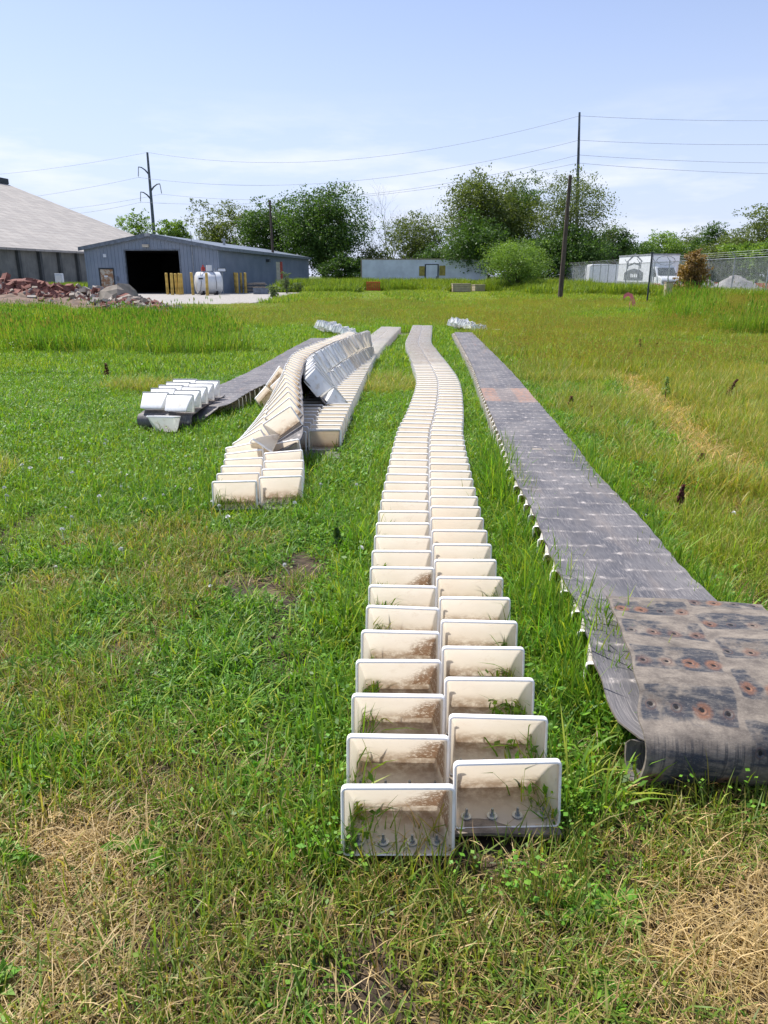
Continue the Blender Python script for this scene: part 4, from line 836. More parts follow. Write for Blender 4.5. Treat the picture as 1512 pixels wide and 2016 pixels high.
MB().box(W_+.05, W_+.45, 17.2, 17.8, 3.2, 3.5).build('wall_light', M['darksteel'], sh)
pv = MB(); pv.cyl((W_-3.2, 12.0, 4.4), .14, .95, 12); pv.cyl((W_-3.2, 12.0, 5.35), .26, .18, 12); pv.build('roof_vent', M['steel'], sh, 40)
ms = MB(); ms.cyl((W_-2.5, -.12, 0), .03, 5.6, 6); ms.build('downpipe', M['steel'], sh)
g = at(450, 560, 74.6); sb = thing('wall_sign', 'small dark sign board on a post at the corner of the shed', 'sign', (g.x-.1, 72.4, 0)); MB().box(-.4, .4, -.03, .03, 2.0, 2.35).build('board', M['darksteel'], sb); MB().box(-.35, .35, -.036, -.031, 2.05, 2.3).build('sign_face', M['offwhite'], sb); MB().cyl((0, .06, 0), .03, 2.3, 6).build('post', M['steel'], sb)

# ------------------------------------------------------------------ yellow posts
bx = [(330.5, 538, 580), (340, 538.5, 581), (349, 539, 580), (354.7, 538.5, 580.5), (359.3, 539, 580), (371, 540, 578), (380.5, 537, 581), (441, 536, 577), (465, 537, 577), (468, 537.5, 578), (476, 537.5, 577), (484, 537.5, 577.5)]
blab = ['leftmost yellow timber post in front of the open doorway', 'second yellow post from the left before the dark doorway', 'first of three close yellow posts before the doorway', 'knotty middle post of three close yellow posts before the doorway', 'right one of three close yellow posts before the doorway', 'duller yellow post at the right edge of the doorway', 'yellow post just left of the white tank', 'yellow post just right of the white tank', 'left one of the group of four yellow posts right of the tank', 'second post of the four, almost touching its left neighbour', 'third post of the group of four right of the tank', 'rightmost yellow post, near the timber stack']
for (px, ty, by), lab in zip(bx, blab):
    g = G(px, by); zt = at(px, ty, g.y).z; t0 = thing('bollard_post', lab, 'post', g, random.uniform(-.2, .2), 'yellow timber posts round the tank and doorway'); m = MB(); a = random.uniform(.10, .125)
    tx, ty_ = random.uniform(-.05, .05), random.uniform(-.05, .05); m.tube([(0, 0, 0), (tx/2, ty_/2, zt/2), (tx, ty_, zt)], [a*1.15, a*1.12, a*1.1], 10); m.build('post', M['yellow'], t0, 50)
    MB().tube([(tx, ty_, zt), (tx, ty_, zt+.035)], [a*1.12, a*.8], 10).build('cap', M['yellow'], t0)
g = G(408, 579); g2 = thing('bollard_post', 'yellow post standing directly in front of the white tank', 'post', (at(407, 560, 65.8).x, 65.8, 0), 0, 'yellow timber posts round the tank and doorway'); MB().tube([(0, 0, 0), (.03, 0, 1.85)], [.13, .12], 10).build('post', M['yellow'], g2, 50); MB().tube([(.03, 0, 1.85), (.03, 0, 1.9)], [.125, .08], 10).build('cap', M['yellow'], g2)
# ------------------------------------------------------------------ fuel tank
TY_ = 69.; c_ = at(411, 560, TY_); tk = thing('fuel_tank', 'white horizontal fuel tank with pump fittings on top behind the yellow posts', 'tank', (c_.x, TY_, 0), R(22))
prof = [(0, 0), (.35, .02), (.7, .09), (.92, .22), (.96, .35)]; m = MB(); pts = []; rr = []
for r0, x0 in prof: pts.append((-1.25+x0, 0, 1.03)); rr.append(max(r0, .01))
for r0, x0 in reversed(prof): pts.append((1.25-x0, 0, 1.03)); rr.append(max(r0, .01))
m.tube(pts, rr, 28); m.build('tank_body', M['tank'], tk, 40)
for x0 in (-.6, .6): MB().box(x0-.09, x0+.09, -.7, .7, 0, .35).build('cradle', M['black'], tk)
m = MB(); m.box(-.55, -.25, -.15, .15, 2.05, 2.4); m.cyl((-.4, 0, 2.4), .06, .18, 8); m.build('pump', M['red'], tk); m = MB(); m.box(-.1, .35, -.2, .2, 2.06, 2.55); m.build('meter', M['tank'], tk, bevel=.02); m = MB(); m.cyl((.6, 0, 1.95), .05, .35, 8); m.cyl((.85, 0, 1.95), .09, .16, 8); m.build('vent_pipe', M['steel'], tk)
MB().tube([(-.4, -.2, 2.2), (-.75, -.6, 1.9), (-.8, -1.0, 1.1), (-.9, -.95, .4), (-1.2, -.8, .05)], .022, 6).build('hose', M['black'], tk)
MB().tube([(.3, -.2, 2.1), (.5, -.85, 1.7), (.55, -1.0, 1.0), (.5, -.98, .5)], .018, 6).build('hose', M['black'], tk)
MB().box(-1.0, -.62, -.93, -.90, 1.35, 1.48).build('label_plate', M['darksteel'], tk)

# ------------------------------------------------------------------ timber stack, pallets, crate
g = G(503, 577); tsk = thing('timber_stack', 'dark stack of old boards leaning by the shed side wall', 'timber stack', g, .2)
for k in range(9): MB().box(-1.1+random.uniform(-.2, .2), .9+random.uniform(-.2, .2), -.6+random.uniform(-.1, .1), .5, .12+k*.1, .12+k*.1+.05, Matrix.Rotation(random.uniform(-.1, .1), 4, 'Z')).build('board', M['wood'] if k % 3 else M['darksteel'], tsk)
MB().box(-.9, -.7, -.5, .5, 0, .12).build('bearer', M['wood'], tsk); MB().box(.6, .8, -.5, .5, 0, .12).build('bearer', M['wood'], tsk)
g = G(510, 579); cb = thing('storage_bin', 'low grey open bin beside the timber stack', 'bin', (g.x+.3, g.y-.6, 0), .1); m = MB(); m.box(-.7, .7, -.4, .4, 0, .06); m.box(-.7, .7, -.4, -.36, .06, .6); m.box(-.7, .7, .36, .4, .06, .6); m.box(-.7, -.66, -.36, .36, .06, .6); m.box(.66, .7, -.36, .36, .06, .6); m.build('bin_body', M['trim'], cb); MB().box(-.74, .74, -.44, -.36, .6, .66).build('rim', M['wood'], cb)
def pallet_load(px, Y, w, h, lab, mat, z0=0):
    c = at(px, 560, Y); o = thing('pallet_load', lab, 'pallet', (c.x, Y, z0), random.uniform(-.3, .3), 'pallets standing in the long grass by the trailer'); m = MB()
    for k in (-.45, 0, .45): m.box(-w/2, w/2, k-.05, k+.05, 0, .1)
    for k in range(6): x = -w/2+(k+.08)*w/6; m.box(x, x+w/8, -.5, .5, .1, .13)
    m.build('pallet', M['wood'], o)
    for k in range(3): MB().box(-w/2+.03, w/2-.03, -.47, .47, .135+k*h/3, .12+(k+1)*h/3).build('layer', mat, o, bevel=.02)
    MB().box(-w/2, w/2, -.5, .5, .13+h, .17+h).build('lid', mat, o)
pallet_load(908, 77, 1.9, .75, 'wider tan pallet load at the left in front of the trailer', M['cardboard']); pallet_load(942, 80, 1.2, .62, 'smaller pale pallet load right of the wider one', M['cardboard'])
c = at(735, 560, 83); oc = thing('orange_crate', 'orange slatted crate in the grass at the left end of the trailer', 'crate', (c.x, 83, 0))
for k in range(7): MB().box(-.75+k*.22, -.6+k*.22, -.4, .4, .12, 1.05).build('slat', M['orange'], oc)
m = MB(); m.box(-.78, .78, -.43, -.40, .9, 1.0); m.box(-.78, .78, -.43, -.40, .2, .3); m.box(-.78, .78, -.42, .42, 0, .12); m.build('frame', M['orange'], oc)

# ------------------------------------------------------------------ white trailer with a door
Yt = 98.; xl = at(711, 540, Yt).x; xr_ = at(960, 540, Yt).x; zt = at(830, 511, Yt).z; tr = thing('storage_trailer', 'long white storage trailer with a door and two mustard boards on its side', 'trailer', ((xl+xr_)/2, Yt, 0), R(-.6)); L2 = (xr_-xl)/2; zb = .55
MB().box(-L2, L2, 0, 2.5, zb, zt).build('trailer_body', M['offwhite'], tr); mtr = MB(); mtr.box(-L2-.04, L2+.04, -.05, 2.55, zt, zt+.12); mtr.box(-L2-.04, -L2+.10, -.05, 0, zb, zt); mtr.box(L2-.08, L2+.04, -.05, 0, zb, zt); mtr.box(-L2, L2, -.04, 0, zb-.12, zb+.05); mtr.build('trim', M['wood'], tr)
def tx(px): return (px-835.5)/249*2*L2
def tz(py): return at(830, py, Yt).z
m = MB()
for a in range(1, 16): m.box(-L2+a*2*L2/16-.015, -L2+a*2*L2/16+.015, -.018, 0, zb+.05, zt-.02)
m.build('panel_seam', M['offwhite'], tr)
do = MB().box(tx(838.5), tx(861), -.05, -.003, tz(561), tz(521.5)).build('door', M['offwhite'], tr)
m = MB(); m.box(tx(837)-.06, tx(838.5), -.08, -.003, tz(561), tz(520)); m.box(tx(861), tx(862.5)+.06, -.08, -.003, tz(561), tz(520)); m.box(tx(838.5), tx(861), -.08, -.003, tz(521.5), tz(519.8)); m.build('frame', M['darksteel'], do)
MB().box(tx(858.5), tx(860), -.11, -.052, tz(549), tz(544)).build('handle', M['darksteel'], do)
MB().box(tx(825), tx(836), -.035, -.003, tz(543), tz(524)).build('board', M['mustard'], tr); MB().box(tx(864.5), tx(876.5), -.035, -.003, tz(542.5), tz(523)).build('board', M['mustard'], tr)
m = MB()
for a in (-L2+1.6, -L2+2.9): m.tube([(a, .1, .5), (a, .45, .5)], .5, 18); m.tube([(a, 2.0, .5), (a, 2.4, .5)], .5, 18)
m.build('wheels', M['black'], tr); MB().box(L2-3, L2-2.8, .3, 2.2, 0, zb).build('landing_leg', M['darksteel'], tr)

# ------------------------------------------------------------------ vehicles beyond the fence
def wheel(px_, py_, r, w, root, fl=1):
    o = MB().tube([(px_, py_, r), (px_, py_+w, r)], r, 20).build('wheel', M['black'], root, 40); MB().tube([(px_, py_-.015, r), (px_, py_+.01, r)], r*.58, 14).build('rim', M['steel'], o, 40)
Yv = 91.; xl = at(1160, 540, Yv).x; vn = thing('cargo_van', 'white high-roof cargo van seen from the side behind the fence', 'van', (xl, Yv, 0), 0); Lv = at(1254, 540, Yv).x-xl; hv = at(1200, 520, Yv).z
pf = [(0, .45), (.02, hv-.25), (.25, hv-.05), (.8, hv), (Lv-2.0, hv), (Lv-1.45, hv-.12), (Lv-.85, 1.55), (Lv-.15, 1.2), (Lv, .95), (Lv+.02, .45)]
MB().prism(pf, 0, 2.0).build('body', M['white'], vn, bevel=.05)
m = MB(); m.prism([(Lv-1.95, 1.45), (Lv-1.0, 1.45), (Lv-1.38, hv-.5), (Lv-1.85, hv-.5)], -.012, -.002); m.build('window', M['glass'], vn); m = MB(); m.box(.3, Lv-1.2, -.014, -.002, .62, .78); m.box(1.9, 1.93, -.012, -.002, .8, hv-.2); m.box(3.4, 3.43, -.012, -.002, .8, hv-.2); m.build('side_trim', M['steel'], vn)
m = MB(); m.box(Lv-1.15, Lv-1.0, -.28, -.01, 1.4, 1.75); m.build('mirror', M['black'], vn); MB().box(Lv-.12, Lv+.03, .05, .35, .85, 1.1).build('headlight', M['glass'], vn)
for x0 in (1.1, Lv-.95): wheel(x0, -.03, .36, .25, vn); wheel(x0, 1.8, .36, .22, vn)
Yq = 99.; xl = at(1129, 540, Yq).x; ql = at(1248, 540, Yq).x-xl; qh = at(1180, 520.5, Yq).z; qt = thing('box_trailer', 'plain white box trailer standing behind the cargo van', 'trailer', (xl, Yq, 0)); MB().box(0, ql, 0, 2.4, .9, qh).build('trailer_body', M['white'], qt, bevel=.04); m = MB(); m.box(-.02, ql+.02, -.03, 0, .85, .98); m.box(-.02, ql+.02, -.03, 0, qh-.1, qh); m.box(-.02, .07, -.03, 0, .98, qh-.1); m.build('rail', M['steel'], qt)
for x0 in (1.2, 2.3): wheel(x0, -.0, .48, .3, qt)
MB().box(ql-1.6, ql-1.45, .3, .5, 0, .9).build('landing_leg', M['darksteel'], qt)
# box truck facing the viewer
Yb = 74.; xb0 = at(1281, 540, Yb).x; bw = at(1338, 540, Yb).x-xb0; bh = at(1300, 500, Yb).z; bt_ = thing('box_truck', 'white box truck facing the viewer with a dark house emblem on its side', 'truck', (xb0, Yb, 0), R(7))
MB().box(0, bw, 0, 7.5, 1.0, bh).build('cargo_box', M['white'], bt_, bevel=.04)
m = MB(); m.box(-.03, .06, -.03, 7.5, bh-.12, bh+.03); m.box(-.03, .10, -.04, .05, 1., bh); m.box(0, bw, -.03, 0, bh-.12, bh+.03); m.box(-.03, 0, 0, 7.5, .95, 1.1); m.build('corner_rail', M['steel'], bt_)
em = MB(); S_ = lambda y, z: (-.012, y, z)
def side_poly(pts): em.add([S_(*p) for p in pts]+[(-.004, p[0], p[1]) for p in pts], [tuple(range(len(pts)))])
side_poly([(5.9, 1.2), (1.6, 1.2), (1.6, 1.95), (2.4, 2.2), (3.7, 2.35), (5.0, 2.2), (5.9, 1.95)]); side_poly([(5.6, 3.0), (5.3, 3.0), (3.75, 3.62), (2.2, 3.0), (1.9, 3.0), (3.75, 3.85)]); side_poly([(5.3, 2.35), (5.1, 2.35), (5.1, 3.0), (5.3, 3.05)]); side_poly([(2.4, 2.35), (2.2, 2.35), (2.2, 3.05), (2.4, 3.0)]); side_poly([(5.3, 2.55), (4.9, 2.75), (3.75, 2.95), (2.6, 2.75), (2.2, 2.55), (2.6, 2.62), (3.75, 2.8), (4.9, 2.62)])
em.build('side_emblem', M['graphite'], bt_); em = MB()
for k in range(4): em.add([(-.02, 4.4-k*.42, 1.5), (-.02, 4.1-k*.42, 1.5), (-.02, 4.1-k*.42, 1.85-.1*(k % 2)), (-.02, 4.4-k*.42, 1.85)], [(0, 1, 2, 3)])
em.build('side_lettering', M['white'], bt_)
m = MB(); a = [(bw*.5+math.cos(R(t))*.95, 3.05+math.sin(R(t))*.42) for t in range(0, 360, 30)]
for i in range(12):
    p, q = a[i], a[(i+1) % 12]; m.tube([(p[0], -.008, p[1]), (q[0], -.008, q[1])], .022, 4)
m.build('front_emblem', M['graphite'], bt_)
cx0, cw = .12, 2.05; m = MB(); Mr = None
cab = [(-2.1, .5), (-2.1, 1.3), (-1.9, 1.5), (-1.1, 1.62), (-.55, 2.45), (-.05, 2.52), (-.05, .5)]
vs = [Vector((cx0, y, z)) for y, z in cab]+[Vector((cx0+cw, y, z)) for y, z in cab]; n_ = len(cab); m.add(vs, [tuple(range(n_)), tuple(range(2*n_-1, n_-1, -1))]+[(i, i+n_, (i+1) % n_+n_, (i+1) % n_) for i in range(n_)]); m.build('cab', M['white'], bt_, bevel=.05)
m = MB(); m.add([(cx0+.12, -1.09, 1.67), (cx0+cw-.12, -1.09, 1.67), (cx0+cw-.2, -.6, 2.38), (cx0+.2, -.6, 2.38)], [(0, 1, 2, 3)]); 
for v in range(4): x_, y_, z_ = m.v[v]; m.v[v] = (x_, y_-.03, z_+.02)
m.build('windscreen', M['glass'], bt_); m = MB(); m.add([(cx0-.012, -.95, 1.6), (cx0-.012, -.2, 1.6), (cx0-.012, -.2, 2.3), (cx0-.012, -.55, 2.3)], [(0, 1, 2, 3)]); m.build('side_window', M['glass'], bt_)
MB().box(cx0+.25, cx0+cw-.25, -2.13, -2.102, .8, 1.2).build('grille', M['black'], bt_); MB().box(cx0-.02, cx0+cw+.02, -2.2, -2.1, .42, .62).build('bumper', M['steel'], bt_)
for x0 in (cx0+.05, cx0+cw-.22): MB().box(x0, x0+.18, -2.125, -2.102, .95, 1.2).build('headlight', M['glass'], bt_)
for x0 in (cx0-.32, cx0+cw+.12): MB().box(x0, x0+.2, -1.05, -.95, 1.55, 1.95).build('mirror', M['black'], bt_)
MB().box(cx0-.02, cx0-.002, -2.0, -.1, .7, .95).build('stripe', M['red'], bt_)
for yy in (-1.4, 5.6):
    for x0 in (cx0-.02, cx0+cw-.28): o = MB().tube([(x0, yy, .42), (x0+.3, yy, .42)], .42, 18).build('wheel', M['black'], bt_, 40); MB().tube([(x0-.02, yy, .42), (x0, yy, .42)], .24, 12).build('rim', M['steel'], o)

# ------------------------------------------------------------------ barriers and gravel heaps
def barrier(x0, x1, Y, rz, lab):
    o = thing('orange_barrier', lab, 'barrier', (x0, Y, 0), rz, 'orange plastic barriers in the gravel lot'); L = x1-x0; n = max(1, round(L/1.9))
    for k in range(n): m = MB(); m.add([Vector((k*L/n+.02, y, z)) for y, z in ((-.3, 0), (.3, 0), (.12, .45), (.1, 1.05), (-.1, 1.05), (-.12, .45))]+[Vector(((k+1)*L/n-.02, y, z)) for y, z in ((-.3, 0), (.3, 0), (.12, .45), (.1, 1.05), (-.1, 1.05), (-.12, .45))], [tuple(range(6)), tuple(range(11, 5, -1))]+[(i, i+6, (i+1) % 6+6, (i+1) % 6) for i in range(6)]); m.build('barrier_section', M['orange'], o)
a = at(1345, 545, 72); b = at(1430, 545, 72); barrier(a.x, b.x, 72, 0, 'orange plastic barrier row behind the gravel heap, beside the vines'); a = at(1484, 545, 66); barrier(a.x, a.x+8, 66, 0, 'orange plastic barrier at the right edge of the picture')
def pile(name, label, px, Y, top, w, seed, mat='pile'):
    q = np.random.default_rng(seed); c = at(px, 545, Y); h = at(px, top, Y).z; W = w/F*Y/2; n = 28; V = [(0, 0, h)]; Q = []
    for i in range(1, 10):
        for k in range(n): a = 2*math.pi*k/n; t = i/9; r = W*t*(1+.12*math.sin(3*a+seed)+.05*math.sin(7*a)); V.append((r*math.cos(a)+q.normal(0, .05), r*.8*math.sin(a)+q.normal(0, .05), max(-.03, h*(1-t**1.25)+q.normal(0, .035))))
    fs = [(0, 1+k, 1+(k+1) % n) for k in range(n)]
    for i in range(8):
        for k in range(n): a = 1+i*n; fs.append((a+k, a+n+k, a+n+(k+1) % n, a+(k+1) % n))
    me = bpy.data.meshes.new(name); me.from_pydata(V, [], fs); me.update(); smooth(me, 70); o = link(name, me, M[mat]); o.location = (c.x, Y, 0); return tag(o, label, 'gravel heap')
pile('gravel_heap', 'larger rounded heap of grey gravel behind the fence at right', 1447, 62, 541, 130, 3); pile('gravel_heap', 'lower gravel heap left of the larger one beside the vines', 1388, 64, 547, 110, 5)
for i, (px, Y, w) in enumerate([(1445, 57, 100), (1500, 55.5, 60)]): pile('gravel_heap', ['low flat spread of gravel in front of the larger heap', 'low flat spread of gravel at the right picture edge'][i], px, Y, 566-i, w, 8+i, 'gravel')

# ------------------------------------------------------------------ chain link fence
fe = thing('chain_link_fence', 'grey chain link fence with angled arms running back along the gravel lot', 'fence', (23.3, 46.4, 0)); ysf = [41.5, 46.4, 51., 55., 59.0, 62.6, 66, 70, 73.5, 76.8, 79.5, 82.4, 85.3, 88.2, 91.2, 94.3, 97.5, 100.5]; FH = 2.75
for i, y in enumerate(ysf):
    m = MB(); m.cyl((0, y-46.4, 0), .045, FH+.1, 8); m.build('post', M['steel'], fe, 50)
    MB().tube([(0, y-46.4, FH+.05), (-.28, y-46.4, FH+.40)], .025, 5).build('barb_arm', M['steel'], fe)
MB().tube([(0, ysf[0]-46.4, FH), (0, ysf[-1]-46.4, FH)], .035, 6).build('top_rail', M['steel'], fe)
m = MB()
for z, x0 in ((FH+.15, -.08), (FH+.27, -.18), (FH+.40, -.28)): m.tube([(x0, ysf[0]-46.4, z), (x0, ysf[-1]-46.4, z)], .007, 3, False)
m.build('barbed_wire', M['wire'], fe)
m = MB(); y0 = ysf[0]-46.4; y1 = ysf[-1]-46.4; k = y0-FH
while k < y1:
    for sg in (1, -1):
        ya, yb = (k, k+FH) if sg == 1 else (k+FH, k); za, zb = .02, FH
        if min(ya, yb) < y0 or max(ya, yb) > y1:
            pass
        else: m.tube([(0, ya, za), (0, yb, zb)], .0042, 3, False)
    k += .11
m.build('mesh', M['wire'], fe)
g = G(1312, 598); sp = thing('short_post', 'pale short square post by the fence in front of the box truck', 'post', (g.x, g.y, gz(g.y))); MB().box(-.2, .2, -.2, .2, 0, 1.25).build('post', M['cardboard'], sp, bevel=.03); MB().box(-.23, .23, -.23, .23, 1.25, 1.3).build('cap', M['wood'], sp)
g = G(1273, 600); sp = thing('steel_post', 'dark steel post standing in the grass left of the pale short post', 'post', (g.x, g.y, gz(g.y))); MB().cyl((0, 0, 0), .05, 2.9, 8).build('post', M['darksteel'], sp); MB().box(-.1, .1, -.06, .06, 2.9, 2.96).build('cap', M['darksteel'], sp)

# ------------------------------------------------------------------ poles and power lines
g = G(1102, 595); hw = at(1123, 345, g.y); wp = thing('wooden_pole', 'bare leaning wooden pole in the field in front of the round bush', 'pole', (g.x, g.y, gz(g.y))); m = MB(); m.tube([(0, 0, -.1), ((hw.x-g.x)*.45, 0, hw.z*.5), (hw.x-g.x, 0, hw.z)], [.17, .14, .11], 10); m.build('pole', M['polewood'], wp, 50); MB().tube([(hw.x-g.x-.1, -.16, hw.z-.7), (hw.x-g.x+.1, -.16, hw.z-.7)], .02, 5).build('bracket', M['darksteel'], wp)
Yp = 96.; a = at(541, 560, Yp); b = at(531, 394, Yp); wq = thing('wooden_pole', 'thin bare pole standing in front of the shed side wall', 'pole', (a.x, Yp, 0)); m = MB(); m.tube([(0, 0, -.1), ((b.x-a.x), 0, b.z)], [.2, .12], 9); m.build('pole', M['polewood'], wq, 50); MB().box(b.x-a.x-.25, b.x-a.x+.25, -.05, .05, b.z-.4, b.z-.3).build('crossarm', M['polewood'], wq)
Y1 = 150.; b1_ = at(308, 520, Y1); t1 = at(290, 300, Y1); py1 = thing('power_pylon', 'tall grey steel power pole with three curved arms behind the shed', 'power pole', (b1_.x-.0, Y1, 0)); m = MB(); top1 = Vector((t1.x-b1_.x, 0, t1.z)); m.tube([(0, 0, 0), top1], [.42, .20], 10); m.build('pole', M['polesteel'], py1, 50)
def armz(py): return at(295, py, Y1).z
ends1 = []
for sg, pya, pyb in ((-1, 338, 347), (1, 371, 369), (-1, 387, 385)):
    zb = armz(pya+6); k = zb/top1.z; base = top1*k; tipx = sg*1.9; m = MB(); m.tube([base, base+Vector((tipx*.35, 0, .8)), base+Vector((tipx*.7, 0, 1.25)), base+Vector((tipx, 0, 1.35))], [.17, .14, .11, .08], 6); m.build('arm', M['polesteel'], py1, 50)
    m = MB(); e_ = base+Vector((tipx, 0, 1.35)); 
    for q in range(9): m.cyl(e_-Vector((-sg*.02*q, 0, .2+q*.17)), .10, .08, 8)
    m.tube([e_, e_-Vector((-sg*.15, 0, 1.8))], .03, 5); m.build('insulator', M['darksteel'], py1); ends1.append(Vector(py1.location)+e_-Vector((-sg*.15, 0, 1.8)))
ends1 = [Vector(py1.location)+top1]+ends1
Y2 = 117.; t2 = at(1141, 221, Y2); b2 = at(1134, 540, Y2); pp = thing('power_pole', 'tall grey steel power pole rising behind the big tree clump at right', 'power pole', (b2.x, Y2, 0)); m = MB(); top2 = Vector((t2.x-b2.x, 0, t2.z)); m.tube([(0, 0, 0), top2], [.34, .15], 10); m.build('pole', M['polesteel'], pp, 50)
ends2 = []
for py in (228, 276, 305, 321):
    z = at(1140, py, Y2).z; p = Vector(pp.location)+top2*(z/top2.z); ends2.append(p)
    if py != 228: m = MB(); q = top2*(z/top2.z); [m.cyl(q+Vector((-.15, -.25, .1+j*.16)), .11, .08, 8) for j in range(6 if py > 290 else 9)]; m.tube([q+Vector((-.15, -.25, 0)), q+Vector((-.15, -.25, 1.5))], .03, 5); m.build('insulator', M['darksteel'], pp)
def wire(a, b, sag, lab):
    o = thing('power_line', lab, 'power line', a, 0, 'overhead power lines'); m = MB(); m.tube([(b-a)*t+Vector((0, 0, -4*sag*t*(1-t))) for t in [k/24 for k in range(25)]], .024, 4, False); m.build('cable', M['cable'], o)
nm = ['topmost', 'second', 'third', 'lowest']
rt_t = [at(1560, 237, 118), at(1560, 284, 118), at(1560, 321, 118), at(1560, 343, 118)]; lf_t = [at(-40, 346, 175), at(-60, 402, 165), at(20, 421, 160), at(60, 428, 158)]
for k in range(4):
    wire(ends1[k], ends2[k], [3.6, 3.3, 3.0, 2.2][k], nm[k]+' overhead wire between the two steel poles'); wire(ends2[k], rt_t[k], .25, nm[k]+' overhead wire running right from the right-hand pole'); wire(lf_t[k], ends1[k], .5, nm[k]+' overhead wire running left from the left-hand pole')

# ------------------------------------------------------------------ rubble
def rock(name, label, cx, cy, cz, sx, sy, sz, mat, seed, rz=0, tilt=0, slab=False, group=None):
    q = np.random.default_rng(seed); V = []; n = 10; rows = 6
    for i in range(rows+1):
        th = math.pi*i/rows
        for k in range(n):
            a = 2*math.pi*k/n; p = np.array([math.sin(th)*math.cos(a), math.sin(th)*math.sin(a), math.cos(th)]); e_ = .45 if slab else .7
            p = np.sign(p)*np.abs(p)**e_; p *= 1+q.normal(0, .07); V.append((p[0]*sx/2, p[1]*sy/2, p[2]*sz/2))
    fs = [(i*n+k, (i+1)*n+k, (i+1)*n+(k+1) % n, i*n+(k+1) % n) for i in range(rows) for k in range(n)]; me = bpy.data.meshes.new(name); me.from_pydata(V, [], fs); me.update(); o = link(name, me, mat)
    o.location = (cx, cy, cz); o.rotation_euler = (tilt, tilt*.6, rz); return tag(o, label, 'rubble chunk', group)
chunks = [(50, 556, 3.0, .6, 'brick', 'large reddish slab on top of the brick heap at the far left'), (205, 585, 1.5, .9, 'rubble', 'jagged pale chunk right of the brick heap'), (235, 597, 3.3, 1.5, 'rubble', 'biggest rounded brown boulder before the shed'), (195, 577, 1.1, 1.0, 'lightstone', 'upright white chunk below the rusting door'), (150, 575, 2.4, .7, 'lightstone', 'long pale block lying on the heap'), (125, 580, 2.6, .8, 'rubble', 'brown block under the long pale block'), (165, 590, 3.0, .9, 'rubble', 'wide brown slab in the middle of the heap'), (95, 578, 1.4, .7, 'lightstone', 'small pale stone at the top of the heap'), (100, 590, 1.2, 1., 'lightstone', 'light grey stone left of the middle slab'), (125, 598, 2.0, .7, 'lightstone', 'light grey flat piece at the front of the heap'), (270, 602, 2.2, .8, 'rubble', 'chunk right of the biggest boulder'), (290, 606, 2.0, .7, 'rubble', 'crumbling chunk half covered in moss'), (315, 613, 3.6, .5, 'rubble', 'long low crumbling slab at the right end of the heap'), (240, 610, 2.0, .45, 'lightstone', 'flat pale slab in front of the biggest boulder'), (185, 582, 1.6, .6, 'rubble', 'wedge-shaped chunk touching the upright white one'), (262, 609, 1.0, .5, 'lightstone', 'little pale stone beside the flat pale slab')]
for i, (px, py, w, h, mt_, lab) in enumerate(chunks):
    Yr = 44-max(0, (px-180))*.055; c = at(px, py+4, Yr); w *= .62; h *= 1.0; rock('concrete_chunk', lab, c.x, Yr, max(c.z, gz(Yr)+h*.3), w, w*.7, h, M[mt_], 100+i, random.uniform(-.6, .6), random.uniform(-.25, .25), i in (0, 3, 4, 5, 9, 13))
rm = MB(); q = random.Random(4)
for i in range(900):
    px = q.uniform(-60, 330); hgt = np.interp(px, [-60, 30, 60, 110, 200, 240, 330], [1.6, 1.5, 1.45, 1.1, .95, .75, .25]); Yr = 43.5-max(0, px-180)*.055+q.uniform(-2.2, 1.6); c = at(px, 600, Yr)
    z = gz(Yr)+hgt*max(0, 1-abs(Yr-(43.8-max(0, px-180)*.055))/2.4)*q.uniform(.55, 1.05); s1_, s2_, s3_ = q.uniform(.12, .42), q.uniform(.1, .25), q.uniform(.06, .14); Mx = Matrix.Translation((c.x, Yr, z)) @ Matrix.Rotation(q.uniform(0, 3), 4, 'Z') @ Matrix.Rotation(q.gauss(0, .5), 4, 'X') @ Matrix.Rotation(q.gauss(0, .5), 4, 'Y'); rm.box(-s1_, s1_, -s2_, s2_, -s3_, s3_, Mx)
ro = rm.build('brick_rubble', None, None); ro.data.materials.append(M['brick']); ro.data.materials.append(M['rubble']); ro.data.materials.append(M['lightstone'])
mi = []
for i in range(900):
    xx = rm.v[i*8][0]; pr = .85 if xx < -17.5 else .35; mi += [0 if q.random() < pr else q.choice((1, 1, 2))]*6
ro.data.polygons.foreach_set('material_index', mi); tag(ro, 'loose heap of broken brick and concrete pieces at the left', None, None, 'stuff')
hv_ = pile('earth_mound', 'mound of soil and brick dust carrying the rubble at left', 60, 44.2, 570, 460, 14, 'earth'); hv_['category'] = 'mound'

# ------------------------------------------------------------------ dock stalks, spiky weed, ribbons
def stalk(px, py, top, lab, mat='seed', lean=.0, w=.05, group='red brown dock seed stalks'):
    g = G(px, py); zt = at(px, top, g.y).z-g.z; o = thing('dock_stalk', lab, 'plant', g, 0, group); m = MB(); tip = Vector((lean, 0, zt)); m.tube([(0, 0, 0), tip*.5+Vector((lean*.1, 0, 0)), tip], [.006, .005, .003], 5); m.build('stem', M['seed'], o); hd = MB(); q = random.Random(px)
    for i in range(150):
        t = q.uniform(.35, 1.); a = q.uniform(0, 6.28); r = w*(1.25-t)*q.uniform(.3, 1.4); c = tip*t+Vector((math.cos(a)*r, math.sin(a)*r, 0)); d1 = Vector((q.uniform(-1, 1), q.uniform(-1, 1), q.uniform(-1, 1))).normalized()*.014; d2 = d1.orthogonal().normalized()*.012; hd.add([c-d1, c-d2, c+d1, c+d2], [(0, 1, 2, 3)])
    hd.build('seed_head', M[mat], o)
